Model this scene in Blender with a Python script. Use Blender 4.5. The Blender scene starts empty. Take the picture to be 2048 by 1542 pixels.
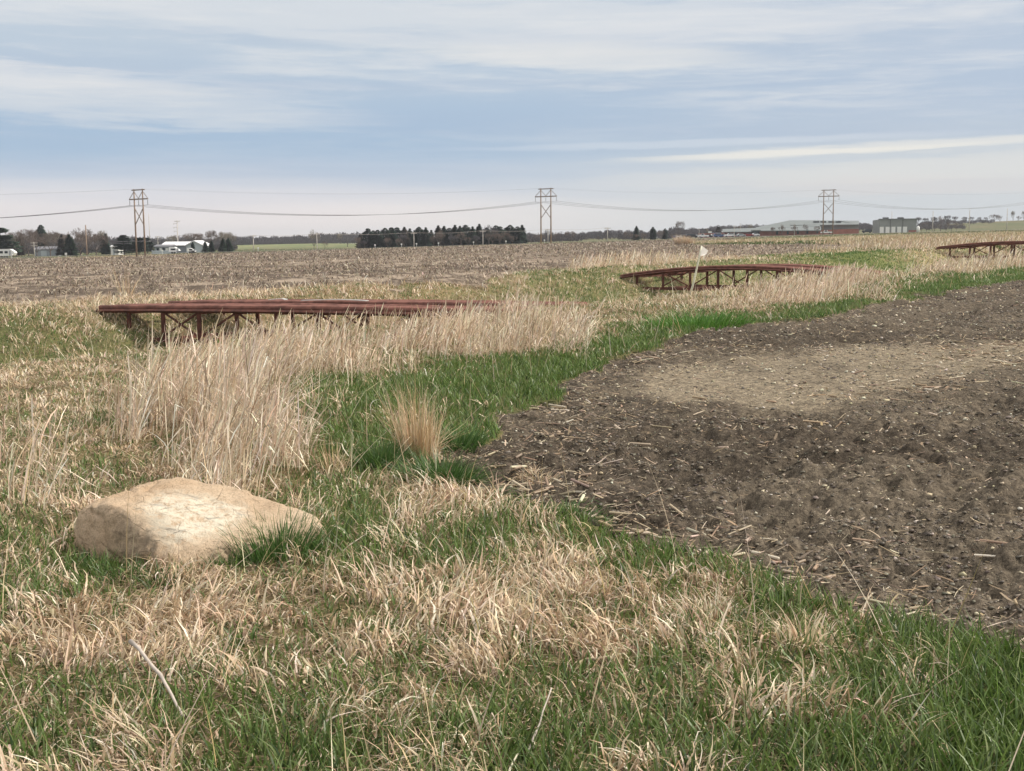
import bpy, bmesh, math, random
import numpy as np
from mathutils import Vector, Matrix, noise as mnoise

random.seed(7)
rng = np.random.default_rng(11)
R = math.radians
scene = bpy.context.scene
COL = scene.collection

# ------------------------------------------------------------------ camera
FPX, CX, CY = 2400.0, 1024.0, 771.0
TILT = 0.0215                      # the land falls gently to the left
CAMZ = 1.65
cam_d = bpy.data.cameras.new("camera")
cam = bpy.data.objects.new("camera", cam_d)
COL.objects.link(cam)
cam_d.sensor_width = 36.0
cam_d.lens = 36.0 * FPX / 2048.0
cam_d.clip_start = 0.05
cam_d.clip_end = 20000.0
PITCH = math.atan((CY - 480.0) / FPX)
ROLL = R(-0.4)
CM = (Matrix.Rotation(math.pi / 2 - PITCH, 4, 'X') @ Matrix.Rotation(ROLL, 4, 'Z'))
CM.translation = Vector((0, 0, CAMZ))
cam.matrix_world = CM
scene.camera = cam
RM = np.array(CM.to_3x3())

# ------------------------------------------------------------------ light
SUN_EL, SUN_AZ = 40.0, 88.0        # azimuth clockwise from the view direction (+Y)
sun_d = bpy.data.lights.new("sun", 'SUN')
sun_d.energy = 3.3
sun_d.angle = R(4)
sun_d.color = (1.0, 0.93, 0.82)
sun = bpy.data.objects.new("sun", sun_d)
COL.objects.link(sun)
sd = Vector((math.sin(R(SUN_AZ)) * math.cos(R(SUN_EL)), math.cos(R(SUN_AZ)) * math.cos(R(SUN_EL)), math.sin(R(SUN_EL))))
sun.rotation_euler = sd.to_track_quat('Z', 'Y').to_euler()

scene.view_settings.view_transform = 'Standard'
scene.view_settings.look = 'None'
scene.view_settings.exposure = 0.32
scene.view_settings.gamma = 1.0
scene.cycles.max_bounces = 6
scene.cycles.diffuse_bounces = 3
scene.cycles.transmission_bounces = 3
scene.cycles.volume_bounces = 0
scene.cycles.use_denoising = True


class NT:
    """small node-tree helper"""
    def __init__(s, tree):
        s.t = tree
        s.n = tree.nodes
        s.n.clear()

    def node(s, typ, **kw):
        n = s.n.new(typ)
        for k, v in kw.items():
            setattr(n, k, v)
        return n

    def set(s, sock, v):
        if hasattr(v, 'is_output') or isinstance(v, bpy.types.NodeSocket):
            s.t.links.new(v, sock)
        else:
            sock.default_value = v

    def math(s, op, a, b=None, c=None, clamp=False):
        n = s.node('ShaderNodeMath', operation=op, use_clamp=clamp)
        s.set(n.inputs[0], a)
        if b is not None:
            s.set(n.inputs[1], b)
        if c is not None:
            s.set(n.inputs[2], c)
        return n.outputs[0]

    def noise(s, vec, scale, detail=3, rough=0.55, dist=0.0):
        n = s.node('ShaderNodeTexNoise')
        s.set(n.inputs['Vector'], vec)
        n.inputs['Scale'].default_value = scale
        n.inputs['Detail'].default_value = detail
        n.inputs['Roughness'].default_value = rough
        n.inputs['Distortion'].default_value = dist
        return n.outputs['Fac']

    def mix(s, f, a, b, mode='MIX'):
        n = s.node('ShaderNodeMix', data_type='RGBA', blend_type=mode)
        s.set(n.inputs[0], f)
        s.set(n.inputs[6], a if not isinstance(a, tuple) else (*a[:3], 1))
        s.set(n.inputs[7], b if not isinstance(b, tuple) else (*b[:3], 1))
        return n.outputs[2]

    def ramp(s, f, lo, hi, a=0.0, b=1.0):
        n = s.node('ShaderNodeMapRange', interpolation_type='SMOOTHSTEP')
        s.set(n.inputs[0], f)
        for i, v in enumerate((lo, hi, a, b)):
            n.inputs[i + 1].default_value = v
        return n.outputs[0]

    def vmul(s, vec, v):
        n = s.node('ShaderNodeVectorMath', operation='MULTIPLY')
        s.set(n.inputs[0], vec)
        n.inputs[1].default_value = v
        return n.outputs[0]


# ------------------------------------------------------------------ sky (world)
world = bpy.data.worlds.new("World")
scene.world = world
world.use_nodes = True
w = NT(world.node_tree)
tc = w.node('ShaderNodeTexCoord')
sep = w.node('ShaderNodeSeparateXYZ')
w.t.links.new(tc.outputs['Generated'], sep.inputs[0])
sx, sy, sz = sep.outputs
zc = w.math('MAXIMUM', sz, 0.0)
den = w.math('ADD', zc, 0.045)
comb = w.node('ShaderNodeCombineXYZ')
w.set(comb.inputs[0], w.math('DIVIDE', sx, den))
w.set(comb.inputs[1], w.math('DIVIDE', sy, den))
plane = comb.outputs[0]
rotn = w.node('ShaderNodeVectorRotate', rotation_type='Z_AXIS')
w.set(rotn.inputs['Vector'], plane)
rotn.inputs['Angle'].default_value = R(6)
pl = rotn.outputs[0]
az = w.math('ARCTAN2', sx, sy)                      # right is positive
el = zc
# base gradient: pale warm horizon, slate blue band, pale grey higher up
cxyz = w.node('ShaderNodeCombineXYZ')
w.set(cxyz.inputs[0], az)
w.set(cxyz.inputs[1], w.math('ADD', w.math('MULTIPLY', w.math('POWER', el, 0.8), 3.4), w.math('MULTIPLY', az, 0.04)))
ae = cxyz.outputs[0]
wob1 = w.math('MULTIPLY', w.math('SUBTRACT', w.noise(w.vmul(ae, (2.2, 6.0, 1)), 1.0, 5, 0.55), 0.5), 0.045)
elw = w.math('ADD', el, wob1)
blue = w.mix(w.ramp(elw, 0.085, 0.165), (0.375, 0.505, 0.67), (0.53, 0.61, 0.70))
warm = w.mix(w.ramp(az, -0.25, 0.4), (0.90, 0.825, 0.81), (0.88, 0.84, 0.78))
base = w.mix(w.ramp(elw, 0.010, 0.075), warm, blue)
base = w.mix(w.math('MULTIPLY', w.ramp(az, -0.10, 0.32), w.ramp(elw, 0.13, 0.04)), base, (0.60, 0.64, 0.68))
base = w.mix(w.math('MULTIPLY', w.ramp(az, -0.05, 0.35), w.math('MULTIPLY', w.ramp(elw, 0.06, 0.10), 0.6)), base, (0.46, 0.54, 0.67))
# soft uneven cloud sheets with a fine ripple
n1 = w.noise(w.vmul(ae, (3.2, 10.0, 1)), 1.0, 8, 0.62, 0.5)
n2 = w.noise(w.vmul(ae, (13.0, 34.0, 1)), 1.0, 8, 0.66, 0.5)
n3 = w.noise(w.vmul(ae, (1.3, 6.0, 1)), 1.0, 4, 0.5, 0.3)
cl = w.math('ADD', w.math('MULTIPLY', n1, 0.62), w.math('MULTIPLY', n2, 0.38))
cmask = w.math('MULTIPLY', w.ramp(cl, 0.44, 0.66), w.ramp(el, 0.06, 0.13, 0.10, 0.62))
base = w.mix(cmask, base, (0.80, 0.80, 0.80))
base = w.mix(w.math('MULTIPLY', w.math('MULTIPLY', w.ramp(n3, 0.46, 0.68), w.ramp(el, 0.03, 0.07)), 0.45), base, (0.40, 0.49, 0.64))
# individual brighter banks: (azimuth, elevation, half width, half height, slope, strength)
cs = w.noise(w.vmul(ae, (9.0, 24.0, 1)), 1.0, 8, 0.66, 0.4)
wob = w.math('MULTIPLY', w.math('SUBTRACT', cs, 0.5), 4.0)
for (a0, e0, ha, he, sl, st, colr) in [
        (-0.36, 0.112, 0.17, 0.0130, -0.05, 0.42, (0.80, 0.79, 0.78)),
        (-0.40, 0.124, 0.10, 0.0070, -0.02, 0.40, (0.84, 0.82, 0.81)),
        (0.335, 0.071, 0.17, 0.0030, 0.034, 0.45, (0.98, 0.91, 0.80)),
        (0.24, 0.0675, 0.10, 0.0018, 0.02, 0.55, (0.90, 0.86, 0.78)),
        (0.15, 0.0765, 0.15, 0.0022, 0.015, 0.30, (0.80, 0.82, 0.86)),
        (0.38, 0.055, 0.22, 0.0070, 0.03, 0.40, (0.84, 0.80, 0.74)),
        (0.06, 0.146, 0.10, 0.0080, -0.04, 0.65, (0.80, 0.79, 0.77)),
        (-0.06, 0.176, 0.34, 0.0150, -0.02, 0.50, (0.80, 0.80, 0.80)),
        (0.33, 0.040, 0.10, 0.0060, 0.0, 0.30, (0.80, 0.70, 0.66))]:
    da = w.math('SUBTRACT', az, a0)
    e = w.math('SUBTRACT', w.math('SUBTRACT', el, e0), w.math('MULTIPLY', da, sl))
    e = w.math('ADD', w.math('DIVIDE', e, he), wob)
    q = w.math('ADD', w.math('POWER', w.math('ABSOLUTE', w.math('DIVIDE', da, ha)), 2), w.math('MULTIPLY', e, e))
    base = w.mix(w.math('MULTIPLY', w.ramp(q, 3.2, 0.0), st), base, colr)
base = w.mix(w.ramp(el, 0.20, 0.45), base, (0.62, 0.60, 0.57))
# overcast sky is brighter towards the zenith
zen = w.ramp(el, 0.20, 0.75, 1.0, 1.85)
base = w.mix(w.ramp(el, 0.20, 0.45), base, (0.62, 0.60, 0.57))
lum = w.node('ShaderNodeVectorMath', operation='SCALE')
w.set(lum.inputs[0], base)
w.set(lum.inputs['Scale'], w.math('MULTIPLY', zen, 8.3))
sky = w.node('ShaderNodeTexSky', sky_type='NISHITA')
sky.sun_disc = False
sky.sun_elevation = R(SUN_EL)
sky.sun_rotation = R(SUN_AZ)
fin = w.mix(0.06, lum.outputs[0], sky.outputs[0])
bg = w.node('ShaderNodeBackground')
w.set(bg.inputs[0], fin)
bg.inputs[1].default_value = 0.1
wo = w.node('ShaderNodeOutputWorld')
w.t.links.new(bg.outputs[0], wo.inputs[0])


# ------------------------------------------------------------------ placing helpers
def ray(px, py):
    px, py = np.asarray(px, float), np.asarray(py, float)
    d = np.stack([(px - CX) / FPX, -(py - CY) / FPX, -np.ones_like(px)], -1)
    return d @ RM.T


def G(px, py):
    """a photo pixel taken down to the tilted land plane"""
    d = ray(px, py)
    t = CAMZ / np.maximum(TILT * d[..., 0] - d[..., 2], 1e-5)
    return np.stack([d[..., 0] * t, d[..., 1] * t], -1)


def W(px, py, D):
    """the point at forward distance D metres seen at a photo pixel"""
    d = ray(px, py)
    s = D / d[..., 1]
    return Vector((float(d[0] * s), float(D), float(CAMZ + d[2] * s)))


def proj(x, y, z):
    p = np.stack([x, y, np.asarray(z) - CAMZ], -1) @ RM
    q = np.where(p[..., 2] < -1e-3, -p[..., 2], 1e-3)
    return CX + FPX * p[..., 0] / q, CY - FPX * p[..., 1] / q


# ------------------------------------------------------------------ numpy noise
_tab = np.random.default_rng(3).random((256, 256))


def vnoise(x, y):
    xi, yi = np.floor(x).astype(int), np.floor(y).astype(int)
    fx, fy = x - xi, y - yi
    fx, fy = fx * fx * (3 - 2 * fx), fy * fy * (3 - 2 * fy)
    a = _tab[xi & 255, yi & 255]
    b = _tab[(xi + 1) & 255, yi & 255]
    c = _tab[xi & 255, (yi + 1) & 255]
    d = _tab[(xi + 1) & 255, (yi + 1) & 255]
    return (a * (1 - fx) + b * fx) * (1 - fy) + (c * (1 - fx) + d * fx) * fy


def fbm(x, y, s, oct=4, gain=0.5):
    v, a, t = 0.0, 1.0, 0.0
    for o in range(oct):
        v = v + a * vnoise(x * s + 17.3 * o, y * s + 5.1 * o)
        t += a
        a *= gain
        s *= 2.03
    return v / t


def sstep(a, b, v):
    t = np.clip((v - a) / (b - a), 0, 1)
    return t * t * (3 - 2 * t)


def inpoly(px, py, poly):
    px, py = np.asarray(px), np.asarray(py)
    ins = np.zeros(px.shape, bool)
    n = len(poly)
    for i in range(n):
        x1, y1 = poly[i]
        x2, y2 = poly[(i + 1) % n]
        if y1 == y2:
            continue
        c = ((y1 > py) != (y2 > py)) & (px < (x2 - x1) * (py - y1) / (y2 - y1) + x1)
        ins ^= c
    return ins


# ------------------------------------------------------------------ land zones (outlines on the land plane, world metres)
SOIL = G(*np.array([(2600, 500), (2300, 522), (2048, 560), (1960, 572), (1900, 585), (1800, 604), (1700, 622), (1600, 640), (1480, 650), (1400, 655),
                    (1350, 678), (1290, 700), (1230, 712), (1180, 745), (1130, 770), (1110, 800), (1050, 818), (990, 826),
                    (1000, 860), (960, 890), (870, 912), (800, 930), (860, 955), (950, 985), (1040, 1010), (1090, 1030),
                    (1190, 1040), (1240, 1065), (1340, 1090), (1440, 1110), (1520, 1135), (1600, 1180), (1700, 1208),
                    (1820, 1240), (1930, 1260), (2048, 1300), (2400, 1420), (2900, 1700), (3600, 1300), (3000, 560)]).T)
FIELD = G(*np.array([(-900, 650), (-300, 622), (0, 612), (200, 600), (400, 590), (600, 582), (800, 577), (950, 565), (1050, 556),
                     (1130, 543), (1240, 527), (1400, 521), (1560, 510), (1700, 500), (1790, 491), (1700, 489), (1500, 489),
                     (1350, 489), (1400, 482), (1500, 477), (1300, 481), (1060, 489.5), (710, 497.5), (480, 505.5), (240, 514),
                     (0, 519), (-300, 527), (-900, 545)]).T)
DITCH = np.array([(-54, -24), (-37, -4), (-21, 14), (-5.1, 32.5), (11, 51), (34.5, 77.5), (62, 108), (110, 150), (180, 190)], float)


def ditch_d(x, y):
    """signed distance to the ditch centre line, positive on the far (left) side; and the distance along it"""
    best = np.full(np.shape(x), 1e9)
    sg = np.ones(np.shape(x))
    al = np.zeros(np.shape(x))
    acc = 0
    for a, b in zip(DITCH[:-1], DITCH[1:]):
        v = b - a
        L = np.hypot(*v)
        u = v / L
        t = np.clip((x - a[0]) * u[0] + (y - a[1]) * u[1], 0, L)
        dx, dy = x - a[0] - u[0] * t, y - a[1] - u[1] * t
        d = np.hypot(dx, dy)
        s = np.sign(u[0] * dy - u[1] * dx)
        m = d < best
        best = np.where(m, d, best)
        sg = np.where(m, s, sg)
        al = np.where(m, acc + t, al)
        acc += L
    return best * sg, al


# field measurement of how green / how dry / how tall the cover is, at places named by where they lie in the view
CP = np.array([
    (100, 1500, .60, .50, 0, 0), (400, 1500, .75, .40, 0, 0), (700, 1500, .85, .30, 0, 0), (1000, 1500, .85, .30, 0, 0), (1400, 1500, .8, .35, 0, 0), (1700, 1500, .85, .35, 0, 0), (2000, 1500, .95, .12, 0, 0),
    (100, 1400, .50, .65, 0, 0), (400, 1400, .60, .60, 0, 0), (800, 1400, .60, .80, 0, 0), (1100, 1400, .65, .55, 0, 0), (1500, 1400, .65, .6, 0, 0), (1800, 1400, .85, .25, 0, 0), (2020, 1400, .95, .08, 0, 0),
    (100, 1300, .25, 1, 0, 0), (300, 1300, .25, 1, 0, 0), (600, 1300, .45, .75, 0, 0), (900, 1300, .4, .85, 0, 0), (1200, 1300, .5, .75, 0, 0), (1500, 1300, .6, .5, 0, 0), (1660, 1290, .4, .8, 0, 0), (1850, 1300, .85, .2, 0, 0), (2040, 1320, .95, .05, 0, 0),
    (60, 1200, .6, .45, 0, 0), (280, 1200, .35, .9, 0, 0), (550, 1200, .4, .8, 0, 0), (800, 1210, .6, .55, 0, 0), (950, 1220, .35, .9, 0, 0), (1130, 1190, .25, 1, 0, 0), (1260, 1200, .6, .5, 0, 0), (1420, 1200, .25, 1, 0, 0), (1560, 1200, .75, .2, 0, 0), (1640, 1260, .3, .85, 0, 0),
    (60, 1130, .7, .35, 0, 0), (700, 1130, .9, .15, 0, 0), (850, 1130, .85, .2, 0, 0), (1000, 1130, .7, .5, 0, 0), (1120, 1120, .4, .9, 0, 0), (1300, 1120, .9, .15, 0, 0), (1420, 1130, .7, .5, 0, 0),
    (60, 1060, .5, .6, .1, .4), (720, 1060, .85, .2, .1, .5), (840, 1040, .5, .75, 0, 0), (1000, 1060, .85, .3, 0, 0), (1200, 1065, .9, .15, 0, 0),
    (60, 1000, .35, .7, .25, .5), (250, 960, .35, .6, 0, .3), (680, 1000, .9, .15, .2, .5), (820, 985, .5, .7, 0, 0), (890, 990, .1, .9, 0, 0),
    (50, 920, .3, .8, .25, .4), (200, 920, .3, .8, .1, .4), (330, 920, .25, .8, .35, .45), (480, 935, .2, .4, 1, .5), (560, 940, .4, .2, 1, .48), (680, 920, .95, .1, .05, .5), (760, 920, .95, .1, 0, 0),
    (50, 850, .3, .8, .1, .4), (200, 850, .35, .8, .1, .4), (320, 850, .1, .5, 1, .70), (450, 850, .1, .4, 1, .7), (530, 850, .7, .15, .3, .6), (620, 850, .95, .1, .05, .5), (750, 850, .95, .1, 0, 0), (900, 850, 1, .05, 0, 0), (970, 850, .95, .1, 0, 0),
    (50, 780, .12, 1, 0, 0), (200, 780, .2, .95, .1, .4), (310, 780, .1, .6, .45, .55), (450, 780, .1, .4, 1, .72), (550, 780, .45, .25, .5, .6), (650, 780, .85, .2, .15, .5), (800, 780, .95, .1, 0, 0), (950, 780, 1, .03, 0, 0), (1050, 780, 1, 0, 0, 0),
    (50, 735, .15, 1, 0, 0), (180, 735, .2, .9, .1, .4), (300, 740, .2, .7, .12, .5), (420, 735, .1, .4, .75, .5), (560, 735, .1, .5, 1, .52), (700, 735, .4, .5, .6, .48), (790, 735, .75, .3, .22, .5), (900, 735, .95, .1, 0, 0), (1050, 735, 1, .05, 0, 0), (1150, 730, 1, 0, 0, 0),
    (50, 690, .75, .3, 0, 0), (200, 690, .7, .3, .1, .5), (300, 705, .5, .5, .06, .5), (350, 715, .4, .5, .08, .5), (450, 712, .25, .4, .65, .5), (260, 745, .3, .7, .04, .4), (250, 800, .3, .7, .15, .4), (420, 685, .45, .4, .06, .4), (520, 688, .4, .4, .22, .40), (610, 688, .3, .4, .45, .38), (800, 692, .3, .5, .6, .36), (950, 690, .15, .4, .9, .6), (1080, 685, .2, .4, .9, .55), (1160, 690, .7, .2, .3, .5), (1230, 690, 1, 0, 0, 0), (1300, 680, 1, .05, 0, 0),
    (50, 660, .75, .35, 0, 0), (200, 660, .75, .3, .05, .5), (350, 665, .6, .3, .03, .5), (500, 665, .6, .3, .12, .5), (600, 660, .6, .3, .15, .5), (900, 660, .4, .5, .4, .35), (1100, 660, .2, .5, .9, .6), (1180, 660, .4, .7, .1, .3), (1280, 665, 1, .1, 0, 0), (1390, 655, 1, 0, 0, 0),
    (60, 630, .75, .5, 0, 0), (300, 630, .7, .4, 0, .4), (600, 630, .6, .3, .03, .4), (850, 635, .5, .4, .1, .4), (1000, 630, .3, .6, .35, .45), (1150, 630, .35, .8, .2, .4), (1250, 630, .45, .7, 0, 0), (1400, 635, .9, .2, 0, 0), (1550, 630, .95, .1, 0, 0), (1700, 615, 1, .0, 0, 0),
    (100, 603, .35, .9, .12, .3), (220, 605, .3, 1, .2, .3), (300, 600, .3, 1, .25, .3), (600, 600, .4, .8, .1, .4), (800, 598, .45, .7, .1, .4), (1000, 598, .5, .6, .1, .4), (1150, 600, .4, .7, .1, .4), (1250, 605, .6, .5, 0, 0), (1350, 600, .3, .8, .15, .35), (1500, 605, .2, .7, .7, .35), (1620, 600, .2, .5, .9, .42), (1720, 598, .6, .3, .3, .4), (1850, 595, 1, .02, 0, 0), (1950, 575, 1, .0, 0, 0),
    (400, 585, .25, .9, .2, .5), (700, 585, .4, .8, .15, .5), (1000, 580, .6, .5, .1, .4), (1100, 575, .7, .4, .1, .4), (1350, 585, .5, .6, .05, .3), (1430, 585, .5, .5, .05, .3), (1520, 582, .3, .5, .35, .4), (1650, 580, .2, .5, .9, .5), (1750, 580, .8, .2, .1, .4), (1900, 578, 1, 0, 0, 0), (2040, 565, 1, 0, 0, 0),
    (1000, 562, .4, .7, .2, .5), (1100, 555, .7, .4, .1, .4), (1180, 555, .8, .3, .1, .4), (1300, 555, .7, .4, 0, .4), (1400, 562, .8, .3, 0, .4), (1500, 555, .8, .2, .05, .4), (1620, 558, .4, .4, .2, .4), (1690, 560, .3, .5, .6, .5), (1800, 560, .85, .3, .1, .4), (1950, 555, .95, .1, 0, 0), (2040, 545, .95, 0, 0, 0),
    (1150, 540, .3, .7, .4, .7), (1220, 532, .25, .8, .4, .7), (1500, 535, .7, .3, .1, .5), (1600, 535, .7, .4, .2, .5), (1700, 535, .7, .4, .3, .5), (1800, 535, .9, .1, .1, .5), (1900, 540, .3, .6, .6, .6), (2020, 538, .4, .6, .6, .6),
    (1250, 520, .2, .8, .4, .6), (1400, 518, .2, .8, .2, .5), (1560, 515, .95, .15, 0, 0), (1700, 515, 1, .05, 0, 0), (1800, 518, 1, .05, 0, 0), (1900, 515, .5, .5, .2, .5), (2000, 515, .6, .4, .2, .5),
    (1650, 500, .3, .9, .3, .6), (1750, 502, .7, .5, .2, .6), (1850, 500, .4, .7, .3, .6), (1950, 490, .3, .8, .4, .6),
    (1400, 485, .5, .7, 0, 0), (1500, 486, .8, .4, 0, 0), (1700, 486, .7, .5, .1, .5), (1850, 484, .2, .9, .3, .6), (2020, 482, .6, .5, .1, .5), (2040, 476, .2, .9, .3, .6),
    (1500, 480, .4, .7, .1, .5), (1700, 478, .4, .8, .1, .5), (1600, 474, .8, .35, 0, 0), (1900, 472, .8, .4, 0, 0), (1700, 470, .8, .3, 0, 0), (2000, 468, .7, .4, 0, 0), (1850, 478, .3, .8, 0, 0)], float)
_cu, _cv = CP[:, 0] / 90.0, 14 * np.log(CP[:, 1] - 440.0)


def cover(x, y):
    """green, dry, tall amounts and tall height at plane points"""
    px, py = proj(x, y, TILT * x)
    px = np.clip(px, -300, 2350) + 60 * (fbm(x, y, 0.9, 3) - .5) * 1.0
    u = px / 90.0
    v = 14 * np.log(np.clip(py, 460, 1900) - 440.0) + 1.6 * (fbm(x + 50, y, 0.8, 3) - .5)
    out = np.zeros((4,) + x.shape)
    ws = np.zeros(x.shape)
    flat = [a.ravel() for a in (u, v)]
    res = np.zeros((4, flat[0].size))
    for s in range(0, flat[0].size, 60000):
        a, b = flat[0][s:s + 60000, None], flat[1][s:s + 60000, None]
        ww = 1.0 / ((a - _cu) ** 2 + (b - _cv) ** 2 + 0.15) ** 2
        ww /= ww.sum(1, keepdims=True)
        res[:, s:s + 60000] = (ww @ CP[:, 2:]).T
    return res.reshape((4,) + x.shape)


def bump(x, y, cx, cy, rx, ry, h, rot=0.0):
    c, s = math.cos(rot), math.sin(rot)
    dx, dy = x - cx, y - cy
    a, b = (dx * c + dy * s) / rx, (-dx * s + dy * c) / ry
    return h * np.exp(-(a * a + b * b))


def height(x, y, detail=True):
    x, y = np.asarray(x, float), np.asarray(y, float)
    r = np.hypot(x, y)
    xs = 420 * np.tanh(x / 420)
    z = TILT * np.where(np.abs(x) < 150, x, xs + (150 - 420 * math.tanh(150 / 420)) * np.sign(x))
    z = z + 0.0042 * np.clip(r - 380, 0, 500) * sstep(-60, -130, x)
    d, al = ditch_d(x, y)
    fade = 1 - sstep(150, 175, al)
    wdt = np.where(d < 0, 8.0, 7.6 + 1.4 * np.exp(-((al - 74.7) / 3.5) ** 2)) + 0.7 * (fbm(x, y, 0.12, 2) - .5)
    prof = 1 - sstep(0.12, 1.0, np.abs(d) / wdt)
    z = z - (1.75 + .5 * sstep(74, 64, al)) * prof * fade
    # low spoil bank on the far side of the ditch
    z = z + 0.24 * np.exp(-((d - 8.2) / 1.3) ** 2) * fade * (1 - np.exp(-((al - 74.7) / 7.5) ** 2))
    z = z + 0.80 * np.exp(-((d - 6.4) / 2.4) ** 2 - ((al - 64.0) / 3.6) ** 2)
    # hill pastures beyond the fields
    z = z + bump(x, y, -165, 760, 95, 90, 1.6) + bump(x, y, 400, 880, 140, 110, 7.0) + bump(x, y, 90, 900, 130, 90, 3.5) \
          + bump(x, y, 470, 720, 60, 90, 1.5)
    z = z + 5 * sstep(1500, 3800, r) * (0.2 + 0.5 * fbm(x, y, 0.0012, 2))
    if detail:
        near = 1 - sstep(60, 140, r)
        z = z + near * (0.10 * (fbm(x, y, 0.45, 3) - 0.5)) + near * 0.22 * sstep(14, 24, r) * np.clip(fbm(x + 4, y, 1.1, 3) - .5, -.1, 1)
    return z


# ------------------------------------------------------------------ scene helpers
def mesh_obj(name, verts, faces, mat=None, parent=None, smooth=False):
    me = bpy.data.meshes.new(name)
    me.from_pydata([tuple(v) for v in verts], [], faces)
    if smooth:
        me.polygons.foreach_set('use_smooth', [True] * len(me.polygons))
    if mat:
        me.materials.append(mat)
    o = bpy.data.objects.new(name, me)
    COL.objects.link(o)
    if parent:
        o.parent = parent
    return o


def quads_obj(name, verts, quads, cols=None, mat=None, parent=None, smooth=False):
    """verts (n,3), quads (m,4) numpy; cols (n,3)"""
    me = bpy.data.meshes.new(name)
    n, m, k = len(verts), len(quads), quads.shape[1]
    me.vertices.add(n)
    me.vertices.foreach_set('co', np.ascontiguousarray(verts, np.float32).ravel())
    me.loops.add(m * k)
    me.loops.foreach_set('vertex_index', np.ascontiguousarray(quads, np.int32).ravel())
    me.polygons.add(m)
    me.polygons.foreach_set('loop_start', np.arange(0, m * k, k, dtype=np.int32))
    if smooth:
        me.polygons.foreach_set('use_smooth', np.ones(m, bool))
    if cols is not None:
        a = me.color_attributes.new('Col', 'FLOAT_COLOR', 'POINT')
        c = np.ones((n, 4), np.float32)
        c[:, :3] = cols
        a.data.foreach_set('color', c.ravel())
    me.update(calc_edges=True)
    if mat:
        me.materials.append(mat)
    o = bpy.data.objects.new(name, me)
    COL.objects.link(o)
    if parent:
        o.parent = parent
    return o


def empty(name, loc, rz=0.0):
    o = bpy.data.objects.new(name, None)
    COL.objects.link(o)
    o.location = loc
    o.rotation_euler = (0, 0, rz)
    return o


def tag(o, label=None, cat=None, group=None, kind=None):
    if label:
        o['label'] = label
    if cat:
        o['category'] = cat
    if group:
        o['group'] = group
    if kind:
        o['kind'] = kind
    return o


def children(o):
    return list(o.children)


def copy_tree(o, parent=None):
    c = o.copy()
    COL.objects.link(c)
    c.parent = parent
    for ch in children(o):
        copy_tree(ch, c)
    return c


class MB:
    def __init__(s):
        s.v, s.f = [], []

    def poly(s, pts, faces):
        b = len(s.v)
        s.v += [tuple(p) for p in pts]
        s.f += [tuple(b + i for i in f) for f in faces]

    def box(s, x0, x1, y0, y1, z0, z1):
        s.poly([(x0, y0, z0), (x1, y0, z0), (x1, y1, z0), (x0, y1, z0), (x0, y0, z1), (x1, y0, z1), (x1, y1, z1), (x0, y1, z1)],
               [(0, 3, 2, 1), (4, 5, 6, 7), (0, 1, 5, 4), (1, 2, 6, 5), (2, 3, 7, 6), (3, 0, 4, 7)])

    def tube(s, pts, rad, n=6, cap=True):
        pts = [Vector(p) for p in pts]
        rs = rad if hasattr(rad, '__len__') else [rad] * len(pts)
        rings = []
        for i, p in enumerate(pts):
            t = (pts[min(i + 1, len(pts) - 1)] - pts[max(i - 1, 0)])
            t = t.normalized() if t.length > 1e-9 else Vector((0, 0, 1))
            a = t.cross(Vector((0, 0, 1)) if abs(t.z) < .9 else Vector((1, 0, 0))).normalized()
            b = t.cross(a)
            rings.append([p + (a * math.cos(2 * math.pi * k / n) + b * math.sin(2 * math.pi * k / n)) * rs[i] for k in range(n)])
        base = len(s.v)
        for r_ in rings:
            s.v += [tuple(q) for q in r_]
        for i in range(len(pts) - 1):
            for k in range(n):
                a = base + i * n + k
                b2 = base + i * n + (k + 1) % n
                s.f.append((a, b2, b2 + n, a + n))
        if cap:
            s.f.append(tuple(base + k for k in reversed(range(n))))
            s.f.append(tuple(base + (len(pts) - 1) * n + k for k in range(n)))

    def beam(s, a, b, wd, ht):
        """square bar from a to b"""
        a, b = Vector(a), Vector(b)
        t = (b - a).normalized()
        sd_ = t.cross(Vector((0, 0, 1)) if abs(t.z) < .95 else Vector((0, 1, 0))).normalized()
        up = sd_.cross(t)
        pts = []
        for p in (a, b):
            for (i, j) in ((-1, -1), (1, -1), (1, 1), (-1, 1)):
                pts.append(p + sd_ * i * wd / 2 + up * j * ht / 2)
        s.poly(pts, [(0, 1, 2, 3), (7, 6, 5, 4), (0, 4, 5, 1), (1, 5, 6, 2), (2, 6, 7, 3), (3, 7, 4, 0)])

    def build(s, name, mat, parent=None, smooth=False):
        o = mesh_obj(name, s.v, s.f, mat, parent, smooth)
        bm = bmesh.new()
        bm.from_mesh(o.data)
        bmesh.ops.recalc_face_normals(bm, faces=bm.faces)
        bm.to_mesh(o.data)
        bm.free()
        return o


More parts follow.
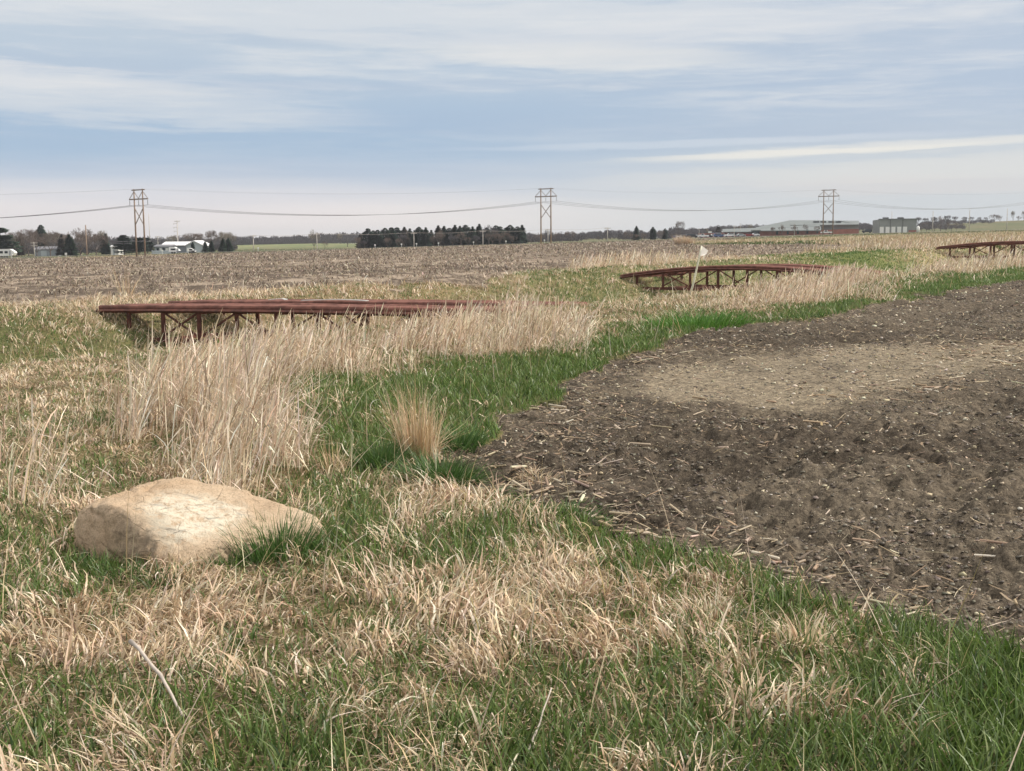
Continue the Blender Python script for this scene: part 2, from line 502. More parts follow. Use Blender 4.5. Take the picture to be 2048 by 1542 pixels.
# ------------------------------------------------------------------ materials
def mat_simple(name, col, rough=0.7, metal=0.0, var=0.25, scale=6.0, col2=None, bump=0.0, coord='Object'):
    m = bpy.data.materials.new(name)
    m.use_nodes = True
    t = NT(m.node_tree)
    tcn = t.node('ShaderNodeTexCoord')
    nz = t.noise(tcn.outputs[coord], scale, 5, 0.6)
    c2 = col2 or tuple(c * (1 - var) for c in col)
    c1 = col if col2 else tuple(min(1, c * (1 + var)) for c in col)
    c = t.mix(t.ramp(nz, 0.35, 0.65), c1, c2)
    p = t.node('ShaderNodeBsdfPrincipled')
    t.set(p.inputs['Base Color'], c)
    p.inputs['Roughness'].default_value = rough
    p.inputs['Metallic'].default_value = metal
    p.inputs['Specular IOR Level'].default_value = 0.3
    if bump:
        b = t.node('ShaderNodeBump')
        b.inputs['Strength'].default_value = bump
        b.inputs['Distance'].default_value = 0.02
        t.set(b.inputs['Height'], nz)
        t.t.links.new(b.outputs[0], p.inputs['Normal'])
    o = t.node('ShaderNodeOutputMaterial')
    t.t.links.new(p.outputs[0], o.inputs[0])
    return m


def mat_attr(name, rough=0.75, trans=0.25, var=0.0):
    """blade material: its colour is each blade's own, some light passes through"""
    m = bpy.data.materials.new(name)
    m.use_nodes = True
    t = NT(m.node_tree)
    a = t.node('ShaderNodeAttribute', attribute_name='Col')
    d = t.node('ShaderNodeBsdfDiffuse')
    t.t.links.new(a.outputs['Color'], d.inputs[0])
    tr = t.node('ShaderNodeBsdfTranslucent')
    t.t.links.new(a.outputs['Color'], tr.inputs[0])
    mx = t.node('ShaderNodeMixShader')
    mx.inputs[0].default_value = trans
    t.t.links.new(d.outputs[0], mx.inputs[1])
    t.t.links.new(tr.outputs[0], mx.inputs[2])
    g = t.node('ShaderNodeBsdfGlossy')
    g.inputs['Roughness'].default_value = 0.45
    g.inputs[0].default_value = (1, 1, 1, 1)
    mg = t.node('ShaderNodeMixShader')
    mg.inputs[0].default_value = 0.035
    t.t.links.new(mx.outputs[0], mg.inputs[1])
    t.t.links.new(g.outputs[0], mg.inputs[2])
    o = t.node('ShaderNodeOutputMaterial')
    t.t.links.new(mg.outputs[0], o.inputs[0])
    return m


def mat_ground(name, mode):
    m = bpy.data.materials.new(name)
    m.use_nodes = True
    t = NT(m.node_tree)
    geo = t.node('ShaderNodeNewGeometry')
    P = geo.outputs['Position']
    a = t.node('ShaderNodeAttribute', attribute_name='Col')
    c = a.outputs['Color']
    p = t.node('ShaderNodeBsdfPrincipled')
    p.inputs['Roughness'].default_value = 0.95
    p.inputs['Specular IOR Level'].default_value = 0.1
    b = t.node('ShaderNodeBump')
    if mode == 'soil':
        n1 = t.noise(P, 9, 6, 0.65)
        n2 = t.noise(P, 60, 4, 0.6)
        n3 = t.noise(P, 2.0, 4, 0.6)
        c = t.mix(t.ramp(n1, 0.35, 0.65), t.mix(1.0, c, (1.18, 1.17, 1.15), 'MULTIPLY'), t.mix(1.0, c, (0.72, 0.72, 0.72), 'MULTIPLY'))
        vor = t.node('ShaderNodeTexVoronoi')
        t.set(vor.inputs['Vector'], P)
        vor.inputs['Scale'].default_value = 28
        sp = t.math('MULTIPLY', t.ramp(vor.outputs['Distance'], 0.17, 0.10), t.ramp(n3, 0.45, 0.6))
        c = t.mix(t.math('MULTIPLY', sp, 0.75), c, (0.42, 0.36, 0.26))
        n7 = t.noise(P, 24, 5, 0.7)
        c = t.mix(t.ramp(n7, 0.38, 0.62), t.mix(1.0, c, (1.28, 1.26, 1.22), 'MULTIPLY'), t.mix(1.0, c, (0.62, 0.61, 0.60), 'MULTIPLY'))
        h = t.math('ADD', n1, t.math('ADD', t.math('MULTIPLY', n2, 0.3), t.math('MULTIPLY', n7, 0.6)))
        b.inputs['Strength'].default_value = 0.9
        b.inputs['Distance'].default_value = 0.05
    elif mode == 'field':
        # soil with pale crop residue lying in passes along the rows
        rv = t.node('ShaderNodeVectorRotate', rotation_type='Z_AXIS')
        t.set(rv.inputs['Vector'], P)
        rv.inputs['Angle'].default_value = R(-14)
        q = rv.outputs[0]
        n1 = t.noise(t.vmul(q, (2.2, 1.0, 1)), 1.4, 6, 0.75)
        n2 = t.noise(t.vmul(q, (0.02, 0.16, 1)), 1.0, 3, 0.6)
        n4 = t.noise(t.vmul(q, (0.9, 0.22, 1)), 1.0, 5, 0.8)
        n5 = t.noise(t.vmul(q, (0.25, 0.035, 1)), 1.0, 6, 0.85)
        f = t.math('ADD', t.math('MULTIPLY', n1, 0.35), t.math('ADD', t.math('MULTIPLY', n4, 0.35), t.math('MULTIPLY', n5, 0.3)))
        f = t.math('ADD', f, t.math('MULTIPLY', t.math('SUBTRACT', n2, 0.5), 0.35))
        c = t.mix(t.ramp(f, 0.46, 0.58), t.mix(1.0, c, (0.8, 0.8, 0.8), 'MULTIPLY'), (0.33, 0.265, 0.205))
        h = n1
        b.inputs['Strength'].default_value = 0.7
        b.inputs['Distance'].default_value = 0.10
    else:
        n1 = t.noise(P, 14, 5, 0.7)
        n2 = t.noise(t.vmul(P, (1, 0.5, 1)), 1.1, 6, 0.75)
        n6 = t.noise(t.vmul(P, (1, 0.3, 1)), 0.06, 6, 0.75)
        c = t.mix(t.ramp(n1, 0.3, 0.7), t.mix(1.0, c, (1.3, 1.28, 1.2), 'MULTIPLY'), t.mix(1.0, c, (0.65, 0.67, 0.7), 'MULTIPLY'))
        c = t.mix(t.ramp(n2, 0.3, 0.7), t.mix(1.0, c, (1.2, 1.15, 1.1), 'MULTIPLY'), t.mix(1.0, c, (0.8, 0.85, 0.85), 'MULTIPLY'))
        c = t.mix(t.ramp(n6, 0.35, 0.65), t.mix(1.0, c, (1.25, 1.1, 1.1), 'MULTIPLY'), t.mix(1.0, c, (0.8, 0.92, 0.8), 'MULTIPLY'))
        h = n1
        b.inputs['Strength'].default_value = 0.6
        b.inputs['Distance'].default_value = 0.03
    t.set(b.inputs['Height'], h)
    t.set(p.inputs['Base Color'], c)
    t.t.links.new(b.outputs[0], p.inputs['Normal'])
    o = t.node('ShaderNodeOutputMaterial')
    t.t.links.new(p.outputs[0], o.inputs[0])
    return m


M = dict(
    rust=mat_simple('rusty_steel', (0.150, 0.056, 0.040), 0.8, 0.0, scale=5, col2=(0.075, 0.032, 0.025), bump=0.3),
    rust_light=mat_simple('worn_rusty_deck', (0.25, 0.108, 0.082), 0.75, 0.0, scale=3, col2=(0.125, 0.052, 0.040), bump=0.3),
    strip=mat_simple('pale_metal_strip', (0.72, 0.70, 0.66), 0.35, 0.2, 0.08),
    pole_wood=mat_simple('treated_pole_wood', (0.27, 0.195, 0.145), 0.85, 0, 0.15, 1.5),
    beam_wood=mat_simple('grey_beam_wood', (0.24, 0.20, 0.17), 0.85, 0, 0.15, 2),
    wire=mat_simple('wire_metal', (0.15, 0.15, 0.16), 0.5, 0.3, 0.05),
    pole_grey=mat_simple('pale_weathered_pole', (0.50, 0.46, 0.42), 0.8, 0, 0.12, 2),
    white=mat_simple('white_paint', (0.80, 0.80, 0.78), 0.5, 0, 0.05),
    flag=mat_simple('white_plastic_flag', (0.82, 0.78, 0.72), 0.5, 0, 0.04, 8),
    flagpole=mat_simple('cream_fibreglass_pole', (0.72, 0.70, 0.55), 0.5, 0, 0.08, 6),
    white_roof=mat_simple('white_metal_roof', (0.86, 0.86, 0.88), 0.4, 0, 0.03),
    paleblue=mat_simple('pale_blue_siding', (0.48, 0.53, 0.56), 0.7, 0, 0.05),
    greywall=mat_simple('grey_siding', (0.30, 0.33, 0.37), 0.7, 0, 0.06),
    greyroof=mat_simple('grey_shingle_roof', (0.18, 0.18, 0.20), 0.8, 0, 0.1),
    darkwall=mat_simple('dark_siding', (0.17, 0.17, 0.19), 0.8, 0, 0.1),
    brick=mat_simple('red_brick', (0.30, 0.115, 0.085), 0.9, 0, 0.14, 0.6),
    metalroof=mat_simple('grey_green_metal_roof', (0.165, 0.185, 0.185), 0.55, 0, 0.05, 0.3),
    metalwall=mat_simple('grey_metal_cladding', (0.235, 0.25, 0.24), 0.6, 0, 0.05, 0.4),
    glass=mat_simple('dark_window_glass', (0.03, 0.04, 0.05), 0.15, 0, 0.1),
    trim=mat_simple('dark_trim', (0.08, 0.08, 0.085), 0.6, 0, 0.1),
    needle=mat_simple('conifer_needles', (0.022, 0.044, 0.036), 0.9, 0, scale=0.6, col2=(0.042, 0.070, 0.050)),
    needle_light=mat_simple('pine_needles', (0.022, 0.050, 0.036), 0.9, 0, scale=0.6, col2=(0.050, 0.085, 0.045)),
    needle_brown=mat_simple('browned_conifer_needles', (0.085, 0.065, 0.050), 0.9, 0, scale=0.6, col2=(0.055, 0.050, 0.042)),
    bark=mat_simple('grey_brown_bark', (0.12, 0.095, 0.085), 0.9, 0, 0.2, 1),
    twig=mat_simple('bare_twigs', (0.150, 0.115, 0.100), 0.9, 0, 0.15, 0.5),
    twig_pale=mat_simple('pale_bare_twigs', (0.23, 0.20, 0.165), 0.9, 0, 0.15, 0.5),
    twig_grey=mat_simple('grey_far_twigs', (0.105, 0.095, 0.105), 0.9, 0, 0.15, 0.5),
    road=mat_simple('gravel_road', (0.30, 0.28, 0.26), 0.95, 0, 0.1, 0.5),
    tyre=mat_simple('tyre_rubber', (0.02, 0.02, 0.02), 0.8, 0, 0.1),
    carwhite=mat_simple('white_car_paint', (0.75, 0.75, 0.75), 0.3, 0, 0.02),
    carsilver=mat_simple('silver_car_paint', (0.42, 0.43, 0.45), 0.3, 0.3, 0.02),
    carblack=mat_simple('black_car_paint', (0.02, 0.02, 0.025), 0.25, 0, 0.02),
    carred=mat_simple('red_car_paint', (0.30, 0.03, 0.03), 0.3, 0, 0.02),
    carblue=mat_simple('blue_car_paint', (0.05, 0.08, 0.18), 0.3, 0, 0.02),
    stick=mat_simple('weathered_stick', (0.46, 0.40, 0.35), 0.8, 0, 0.15, 20),
    blade=mat_attr('grass_blades', trans=0.30),
    straw=mat_attr('dry_straw', trans=0.18),
    clod=mat_attr('soil_lumps', trans=0.0),
    ground=mat_ground('turf_ground', 'grass'),
    soil=mat_ground('bare_soil', 'soil'),
    field=mat_ground('field_soil', 'field'),
)

# ------------------------------------------------------------------ land: one sheet, split by what covers it
rad = [0.35]
while rad[-1] < 6000:
    q = 1.0045 if 3.2 < rad[-1] < 22 else 1.0085 if rad[-1] < 45 else (1.014 if rad[-1] < 450 else 1.03)
    if rad[-1] < 2.5:
        q = 1.06
    rad.append(rad[-1] * q)
rad = np.array(rad)
th = np.concatenate([np.linspace(-math.pi, -0.60, 70, endpoint=False), np.linspace(-0.60, 0.60, 560, endpoint=False), np.linspace(0.60, math.pi, 71)[:-1]])
TH, RR = np.meshgrid(th, rad, indexing='ij')
X, Y = RR * np.sin(TH), RR * np.cos(TH)
Z = height(X, Y)


def in_soil(x, y, j=0.25):
    jx = j * (fbm(x, y, 2.2, 3) - .5) * np.clip(np.hypot(x, y) / 8, .5, 4)
    jy = j * 2.2 * (fbm(x + 31, y - 9, 2.2, 3) - .5) * np.clip(np.hypot(x, y) / 8, .5, 6)
    return inpoly(x + jx, y + jy, SOIL)


def in_field(x, y):
    return inpoly(x + 1.5 * (fbm(x, y, .6, 2) - .5), y + 4 * (fbm(x + 9, y, .6, 2) - .5), FIELD)


mS = in_soil(X, Y)
mF = in_field(X, Y)
# relief of the tilled soil: clods, ridges, hoof-deep hollows
d1 = fbm(X, Y, 1.6, 4, .55) - .5
d2 = fbm(X + 7, Y, 7.0, 3, .6) - .5
lump = np.clip(fbm(X, Y + 3, 4.0, 2) - .60, 0, 1)
near = 1 - sstep(30, 80, RR)
sand = bump(X, Y, *G(1790, 708), 2.7, 1.9, 1.0, R(20)) + bump(X, Y, *G(1500, 775), 1.6, 1.6, 1.0, R(30)) + 0.8 * bump(X, Y, *G(1650, 745), 2.4, 1.5, 1.0, R(25))
sand = np.clip(sand, 0, 1)
rough_s = 1 - 0.8 * sand
d3 = 1 - np.abs(2 * fbm(X - 5, Y + 2, 11.0, 3, .6) - 1)
pits = np.clip(fbm(X + 19, Y * 1.3, 1.7, 2) - .62, 0, 1)
Zs = np.where(mS, near * rough_s * (0.12 * d1 + 0.13 * d2 + 0.16 * lump + 0.07 * (d3 - .7) - 0.35 * pits) - 0.03, 0)
Zf = np.where(mF, (1 - sstep(60, 120, RR)) * 0.08 * (fbm(X, Y, 2.5, 3) - .5), 0)
Z = Z + Zs + Zf

cv = cover(X, Y)
gcol = np.zeros(X.shape + (3,))
green_far, dry_far = np.array([0.115, 0.150, 0.050]), np.array([0.40, 0.325, 0.215])
thatch = np.array([0.16, 0.125, 0.075])
earthy = np.array([0.075, 0.085, 0.035])
k = (cv[1] + cv[2]) / (cv[0] + cv[1] + cv[2] + 1e-6)
farc = green_far * (1 - k[..., None]) + dry_far * k[..., None]
nearc = earthy * (1 - k[..., None]) + thatch * k[..., None]
fd = sstep(20, 90, RR)[..., None]
gcol = nearc * (1 - fd) + farc * fd
# beyond the fields: pasture greens and tan
nfar = fbm(X, Y, 0.012, 3)[..., None]
past = np.array([0.105, 0.120, 0.065]) * (1 - nfar) + np.array([0.20, 0.175, 0.12]) * nfar
hill_l = np.clip(bump(X, Y, -175, 760, 120, 160, 1.4), 0, 1)[..., None]
past = past * (1 - hill_l) + np.array([0.185, 0.205, 0.115]) * hill_l
ff = sstep(400, 430, RR)[..., None]
gcol = gcol * (1 - ff) + past * ff
dark, mid, sandc = np.array([0.098, 0.081, 0.064]), np.array([0.152, 0.127, 0.099]), np.array([0.285, 0.240, 0.180])
q = sstep(.40, .62, fbm(X, Y, 0.55, 4))[..., None]
scol = dark * (1 - q) + mid * q
sm = sstep(.30, .95, sand + 1.5 * (fbm(X * 1.1, Y * .45, 0.9, 5, .68) - .5) * sstep(.02, .4, sand))[..., None]
scol = scol * (1 - sm) + sandc * sm
farS = sstep(18, 40, RR)[..., None]
scol = scol * (1 - 0.5 * farS) + np.array([0.165, 0.13, 0.10]) * 0.5 * farS
fcol = np.array([0.120, 0.092, 0.070]) * np.ones(X.shape + (1,))
allc = np.where(mS[..., None], scol, np.where(mF[..., None], fcol, gcol))
nt, nr = X.shape
ii, jj = np.meshgrid(np.arange(nt), np.arange(nr - 1), indexing='ij')
i2 = (ii + 1) % nt
Q = np.stack([ii * nr + jj, i2 * nr + jj, i2 * nr + jj + 1, ii * nr + jj + 1], -1).reshape(-1, 4)
V = np.stack([X, Y, Z], -1).reshape(-1, 3)
C = allc.reshape(-1, 3)
zone = np.where(mS, 1, np.where(mF, 2, 0))[:, :-1].reshape(-1)
for zid, nm, mt, lab in ((0, 'ground', 'ground', 'rough grassy ground with a ditch running through it'),
                         (1, 'bare_soil', 'soil', 'bare brown tilled soil at the right with a sandy patch'),
                         (2, 'stubble_field', 'field', 'wide flat brown field littered with pale crop residue')):
    qs = Q[zone == zid]
    used, inv = np.unique(qs, return_inverse=True)
    o = quads_obj(nm, V[used], inv.reshape(-1, 4), C[used], M[mt], smooth=True)
    tag(o, lab, nm.replace('_', ' '), kind='structure')
del Q, V, C, ii, jj, i2

_Zi = Z


def hz(x, y):
    """height of the built sheet by bilinear lookup in (angle, radius)"""
    x, y = np.asarray(x, float), np.asarray(y, float)
    r_, t_ = np.hypot(x, y), np.arctan2(x, y)
    fi = np.interp(t_, th, np.arange(nt))
    fj = np.interp(r_, rad, np.arange(nr))
    i0, j0 = np.clip(fi.astype(int), 0, nt - 2), np.clip(fj.astype(int), 0, nr - 2)
    a, b = fi - i0, fj - j0
    return (_Zi[i0, j0] * (1 - a) + _Zi[i0 + 1, j0] * a) * (1 - b) + (_Zi[i0, j0 + 1] * (1 - a) + _Zi[i0 + 1, j0 + 1] * a) * b


def gz(x, y):
    return float(hz(np.array([x]), np.array([y]))[0])


def at(px, D, dz=0.0):
    """point standing on the land at forward distance D, at image column px"""
    d = ray(px, 490.0)
    x = float(d[0] / d[1] * D)
    return Vector((x, D, gz(x, D) + dz))

# ------------------------------------------------------------------ the three arched steel bridges over the ditch
def bridge(Lpt, Rpt, zL, zR, rise, width, depth_end, first, step, label, off=0.25, strips=False, thick=1.0):
    """Lpt, Rpt: ends (x, y) of the side facing the viewer; z values are heights of the deck ends"""
    L, Rr = Vector((*Lpt, 0)), Vector((*Rpt, 0))
    u = (Rr - L)
    ln = u.length
    u.normalize()
    v = Vector((-u.y, u.x, 0))                       # away from the viewer
    root = empty('arched_bridge', (L.x, L.y, zL))
    tag(root, label, 'bridge', 'rusty steel bridges over the ditch')

    def P(s, t, z):
        """s along, t across, z above the deck line"""
        f = s / ln
        zz = (zR - zL) * f + rise * 4 * f * (1 - f)
        p = u * s + v * t
        return (p.x, p.y, zz + z)
    N = 28
    zb = -depth_end
    for tr in range(2):                              # two wheel tracks
        t0 = 0.0 if tr == 0 else width - 1.15
        dk = MB()
        for kx in range(6):
            ta = t0 + 0.06 + kx * 0.185
            sh = 0.0 if tr == 0 else 0.0
            dk.tube([P(ln * i / N + sh, ta + 0.06, 0.02 + random.uniform(-.006, .006)) for i in range(N + 1)], (0.075 if kx in (0, 5) else 0.06) * thick, 8)
        dk.build('deck', M['rust_light'], root, True)
        for te in (t0, t0 + 1.10):
            tc_ = MB()
            tc_.tube([P(ln * i / N, te, -0.07) for i in range(N + 1)], 0.055 * thick, 4)
            tc_.build('top_chord', M['rust'], root)
    s = first
    while s < ln - first * .8:
        cr = MB()
        a, b = P(s, 0.05, -0.12), P(s, width - 0.05, -0.12)
        cr.beam(a, b, 0.08, 0.08)
        cr.build('cross_tie', M['rust'], root)
        cr = MB()
        a, b = Vector(P(s, 0.05, 0)), Vector(P(s, width - 0.05, 0))
        a.z = b.z = zb + (zR - zL) * s / ln + 0.02
        cr.beam(a, b, 0.08, 0.08)
        cr.build('cross_tie', M['rust'], root)
        s += step
    for side in range(2):
        t = 0.05 if side == 0 else width - 0.05
        so = 0.0 if side == 0 else off
        ch = MB()
        zl = lambda s_: zb + (zR - zL) * s_ / ln
        a, b = Vector(P(first - .12, t, 0)), Vector(P(ln - first + .12, t, 0))
        a.z, b.z = zl(first), zl(ln - first)
        ch.beam(a, b, 0.10, 0.11)
        ch.build('bottom_chord', M['rust'], root)
        s, i = first, 0
        prev = None
        while s <= ln - first + .05:
            top, bot = Vector(P(s, t, -0.10)), Vector(P(s, t, 0))
            bot.z = zl(s) + .05
            po = MB()
            po.beam(bot, top, 0.10, 0.10)
            po.build('post', M['rust'], root)
            if prev is not None and i % 4 in (0, 3, 2) and (i % 4 != 2 or side == 0):
                br = MB()
                ptop, pbot = prev
                if i % 4 in (0, 2):
                    br.beam(ptop, (bot + Vector((0, 0, .05))), 0.045, 0.045)
                if i % 4 in (3, 2):
                    br.beam(pbot + Vector((0, 0, .05)), top, 0.045, 0.045)
                br.build('brace', M['rust'], root)
            prev = (top, bot)
            s += step
            i += 1
    if strips:
        for (s0, s1, t0) in strips:
            st = MB()
            pts = [P(s0 + (s1 - s0) * q / 10, t0 + 0.16 * math.sin(q / 10 * math.pi), 0.115 + 0.02 * math.sin(q / 10 * math.pi)) for q in range(11)]
            for a, b in zip(pts[:-1], pts[1:]):
                st.beam(a, b, 0.11, 0.02)
            st.build('metal_strip', M['strip'], root)
    return root


def end_pt(px, D):
    d = ray(px, 500.0)
    return (float(d[0] / d[1] * D), D)


def z_at(px, py, D):
    return W(px, py, D).z


bridge(end_pt(188, 35.0), end_pt(1010, 27.0), z_at(188, 617, 35.0), z_at(1010, 627, 27.0), 0.04, 3.7, 0.86, 1.35, 1.46,
       'rusty flat-arched steel bridge half hidden by tall dry grass, nearest of the three', 0.28,
       strips=[(5.9, 8.3, 2.35), (4.2, 4.9, 2.75)])
bridge(end_pt(1238, 53.5), end_pt(1745, 45.6), z_at(1238, 553, 53.5), z_at(1745, 559, 45.6), 0.44, 3.6, 0.50, 0.95, 1.38,
       'rusty arched steel bridge behind the white flag, middle one of the three', 0.5, thick=.75)
bridge(end_pt(1871, 81.0), end_pt(2215, 73.0), z_at(1871, 496, 81.0), z_at(2215, 494, 73.0), 0.34, 3.6, 0.60, 1.0, 1.38,
       'rusty arched steel bridge cut by the right edge, farthest of the three', 0.6, thick=.8)

# ------------------------------------------------------------------ boulder
tilt_off = lambda x: TILT * x


def rock_pt(px, py, D):
    return W(px, py, D)


def boulder():
    top = [(203, 1004, 6.48), (246, 983, 6.72), (292, 967, 6.86), (330, 955, 6.93), (357, 951, 6.95), (398, 956, 6.95), (440, 968, 6.93),
           (480, 978, 6.90), (540, 1003, 6.85), (606, 1024, 6.75), (634, 1038, 6.62), (648, 1054, 6.54),
           (560, 1052, 6.48), (500, 1077, 6.32), (440, 1092, 6.20), (395, 1103, 6.14), (330, 1092, 6.12), (300, 1065, 6.17), (262, 1035, 6.27), (228, 1013, 6.38)]
    pts = [rock_pt(*p) for p in top]
    # foot of the stone, a hand under the ground
    foot = [(140, 1040, 6.70, .2), (146, 1105, 6.50, 0), (205, 1128, 6.30, 0), (280, 1140, 6.14, 0), (350, 1148, 6.08, 0), (420, 1130, 6.18, 0), (500, 1110, 6.34, 0),
            (580, 1090, 6.55, 0), (655, 1085, 6.72, 0), (655, 1070, 6.85, 0), (560, 1040, 7.1, 0), (430, 1020, 7.25, 0), (300, 1020, 7.2, 0), (190, 1040, 6.85, 0)]
    for (px, py, D, f) in foot:
        d = ray(px, 800.0)
        x = float(d[0] / d[1] * D)
        pts.append(Vector((x, D, gz(x, D) - 0.14)))
    # mid-height shoulders of the left and front faces
    pts += [rock_pt(148, 1042, 6.56), rock_pt(158, 1022, 6.54), rock_pt(178, 1007, 6.52), rock_pt(146, 1085, 6.50), rock_pt(352, 1130, 6.06), rock_pt(300, 1118, 6.10),
            rock_pt(654, 1075, 6.62), rock_pt(640, 1085, 6.50), rock_pt(585, 1085, 6.60), rock_pt(410, 1118, 6.17)]
    c = sum(pts, Vector()) / len(pts)
    c.z = gz(c.x, c.y)
    bm = bmesh.new()
    for p in pts:
        bm.verts.new(p - c)
    r = bmesh.ops.convex_hull(bm, input=bm.verts)
    bmesh.ops.delete(bm, geom=list({g for g in r['geom_interior'] + r['geom_unused'] if isinstance(g, bmesh.types.BMVert)}), context='VERTS')
    bmesh.ops.triangulate(bm, faces=bm.faces)
    for it in range(5):
        es = [e for e in bm.edges if e.calc_length() > (0.30, 0.15, 0.075, 0.04, 0.022)[it]]
        bmesh.ops.subdivide_edges(bm, edges=es, cuts=1, use_grid_fill=True)
        bmesh.ops.triangulate(bm, faces=bm.faces)
        if it > 1:
            bmesh.ops.smooth_vert(bm, verts=bm.verts, factor=0.28, use_axis_x=True, use_axis_y=True, use_axis_z=True)
    bm.normal_update()
    for vtx in bm.verts:
        p = vtx.co
        n = mnoise.fractal(p * 3.2, 0.8, 2.1, 6) * 0.015 + mnoise.fractal(p * 11 + Vector((3, 1, 5)), 0.6, 2.0, 5) * 0.010
        cr = abs(mnoise.noise(p * 3.3 + Vector((9, 2, 4))))
        n -= 0.020 * max(0, 1 - cr * 16)
        vtx.co = p + vtx.normal * n
    me = bpy.data.meshes.new('boulder')
    bm.to_mesh(me)
    bm.free()
    me.polygons.foreach_set('use_smooth', [True] * len(me.polygons))
    m = bpy.data.materials.new('sandstone')
    m.use_nodes = True
    t = NT(m.node_tree)
    P = t.node('ShaderNodeTexCoord').outputs['Object']
    n1 = t.noise(P, 3.0, 6, 0.6)
    n2 = t.noise(P, 22.0, 6, 0.7)
    n3 = t.noise(t.vmul(P, (1, 2.2, 3)), 5.0, 6, 0.65, 1.2)
    n4 = t.noise(P, 95.0, 5, 0.8)
    c_ = t.mix(t.ramp(n1, 0.3, 0.7), (0.58, 0.42, 0.28), (0.69, 0.54, 0.39))
    c_ = t.mix(t.math('MULTIPLY', t.ramp(n2, 0.52, 0.70), 0.55), c_, (0.30, 0.215, 0.14))
    c_ = t.mix(t.math('MULTIPLY', t.ramp(n4, 0.50, 0.62), 0.6), c_, (0.29, 0.215, 0.145))
    # lighter crust with grey lichen on the sloping middle of the top
    pc = rock_pt(385, 1050, 6.45) - c
    dn = t.node('ShaderNodeVectorMath', operation='DISTANCE')
    t.set(dn.inputs[0], t.vmul(P, (1, 1, 1)))
    dn.inputs[1].default_value = pc
    msk = t.ramp(t.math('ADD', dn.outputs['Value'], t.math('MULTIPLY', t.math('SUBTRACT', n1, 0.5), 0.5)), 0.36, 0.20)
    c_ = t.mix(t.math('MULTIPLY', msk, t.ramp(n2, 0.35, 0.55)), c_, (0.80, 0.72, 0.58))
    c_ = t.mix(t.math('MULTIPLY', msk, t.ramp(n3, 0.52, 0.66, 0, .75)), c_, (0.40, 0.36, 0.31))
    # shade of the left face painted into the colour, broken by mottled staining
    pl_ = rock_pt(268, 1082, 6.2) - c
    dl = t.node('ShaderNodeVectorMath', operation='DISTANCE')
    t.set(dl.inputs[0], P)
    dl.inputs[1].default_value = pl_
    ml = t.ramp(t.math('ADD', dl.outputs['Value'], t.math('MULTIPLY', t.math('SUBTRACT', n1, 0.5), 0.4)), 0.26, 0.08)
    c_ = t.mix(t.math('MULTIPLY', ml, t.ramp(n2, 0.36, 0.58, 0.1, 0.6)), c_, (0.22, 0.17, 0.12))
    wv = t.node('ShaderNodeTexVoronoi', feature='DISTANCE_TO_EDGE')
    t.set(wv.inputs['Vector'], t.vmul(P, (1, 1.6, 2.2)))
    wv.inputs['Scale'].default_value = 4.0
    crk = t.math('MULTIPLY', t.ramp(wv.outputs['Distance'], 0.012, 0.0), t.ramp(n3, 0.45, 0.55))
    c_ = t.mix(t.math('MULTIPLY', crk, 0.10), c_, (0.26, 0.19, 0.12))
    p = t.node('ShaderNodeBsdfPrincipled')
    t.set(p.inputs['Base Color'], c_)
    p.inputs['Roughness'].default_value = 0.9
    p.inputs['Specular IOR Level'].default_value = 0.15
    b = t.node('ShaderNodeBump')
    b.inputs['Strength'].default_value = 1.0
    b.inputs['Distance'].default_value = 0.022
    t.set(b.inputs['Height'], t.math('SUBTRACT', t.math('ADD', n2, t.math('MULTIPLY', n4, 0.5)), t.math('MULTIPLY', crk, 0.5)))
    t.t.links.new(b.outputs[0], p.inputs['Normal'])
    t.t.links.new(p.outputs[0], t.node('ShaderNodeOutputMaterial').inputs[0])
    me.materials.append(m)
    o = bpy.data.objects.new('boulder', me)
    COL.objects.link(o)
    o.location = c
    tag(o, 'big tan flat-topped boulder lying in the grass at left', 'boulder')
    return o


rock = boulder()

# ------------------------------------------------------------------ leaning marker flag
D = 39.0
foot = W(1380, 592, D)
tip = W(1403, 492, D)
root = empty('marker_flag', foot)
tag(root, 'white pennant on a leaning pale pole in front of the middle bridge', 'flag')
ax = tip - foot
mb = MB()
mb.tube([ax * (-0.25), ax * 0.3 + Vector((.015, 0, 0)), ax * 0.7 + Vector((.012, 0, 0)), ax], [.034, .034, .028, .022], 8)
mb.build('pole', M['flagpole'], root, True)
fl = MB()
pz = [W(*p, D) - foot for p in [(1403, 491), (1417, 501), (1414, 506.5), (1409, 510.5), (1400, 511.5)]]
back = [p + Vector((0.0, 0.03 + 0.05 * math.sin(i * 1.3), 0)) for i, p in enumerate(pz)]
frontp = [p + Vector((0.0, 0.05 * math.sin(i * 1.3), 0)) for i, p in enumerate(pz)]
n_ = len(pz)
fl.poly(frontp + back, [tuple(range(n_)), tuple(reversed(range(n_, 2 * n_)))] + [(i, n_ + i, n_ + (i + 1) % n_, (i + 1) % n_) for i in range(n_)])
fl.build('pennant', M['flag'], root)

# ------------------------------------------------------------------ power line on wooden H-frames
PYL = []
ORD0 = ['first', 'second', 'third', 'fourth', 'fifth', 'sixth', 'seventh']


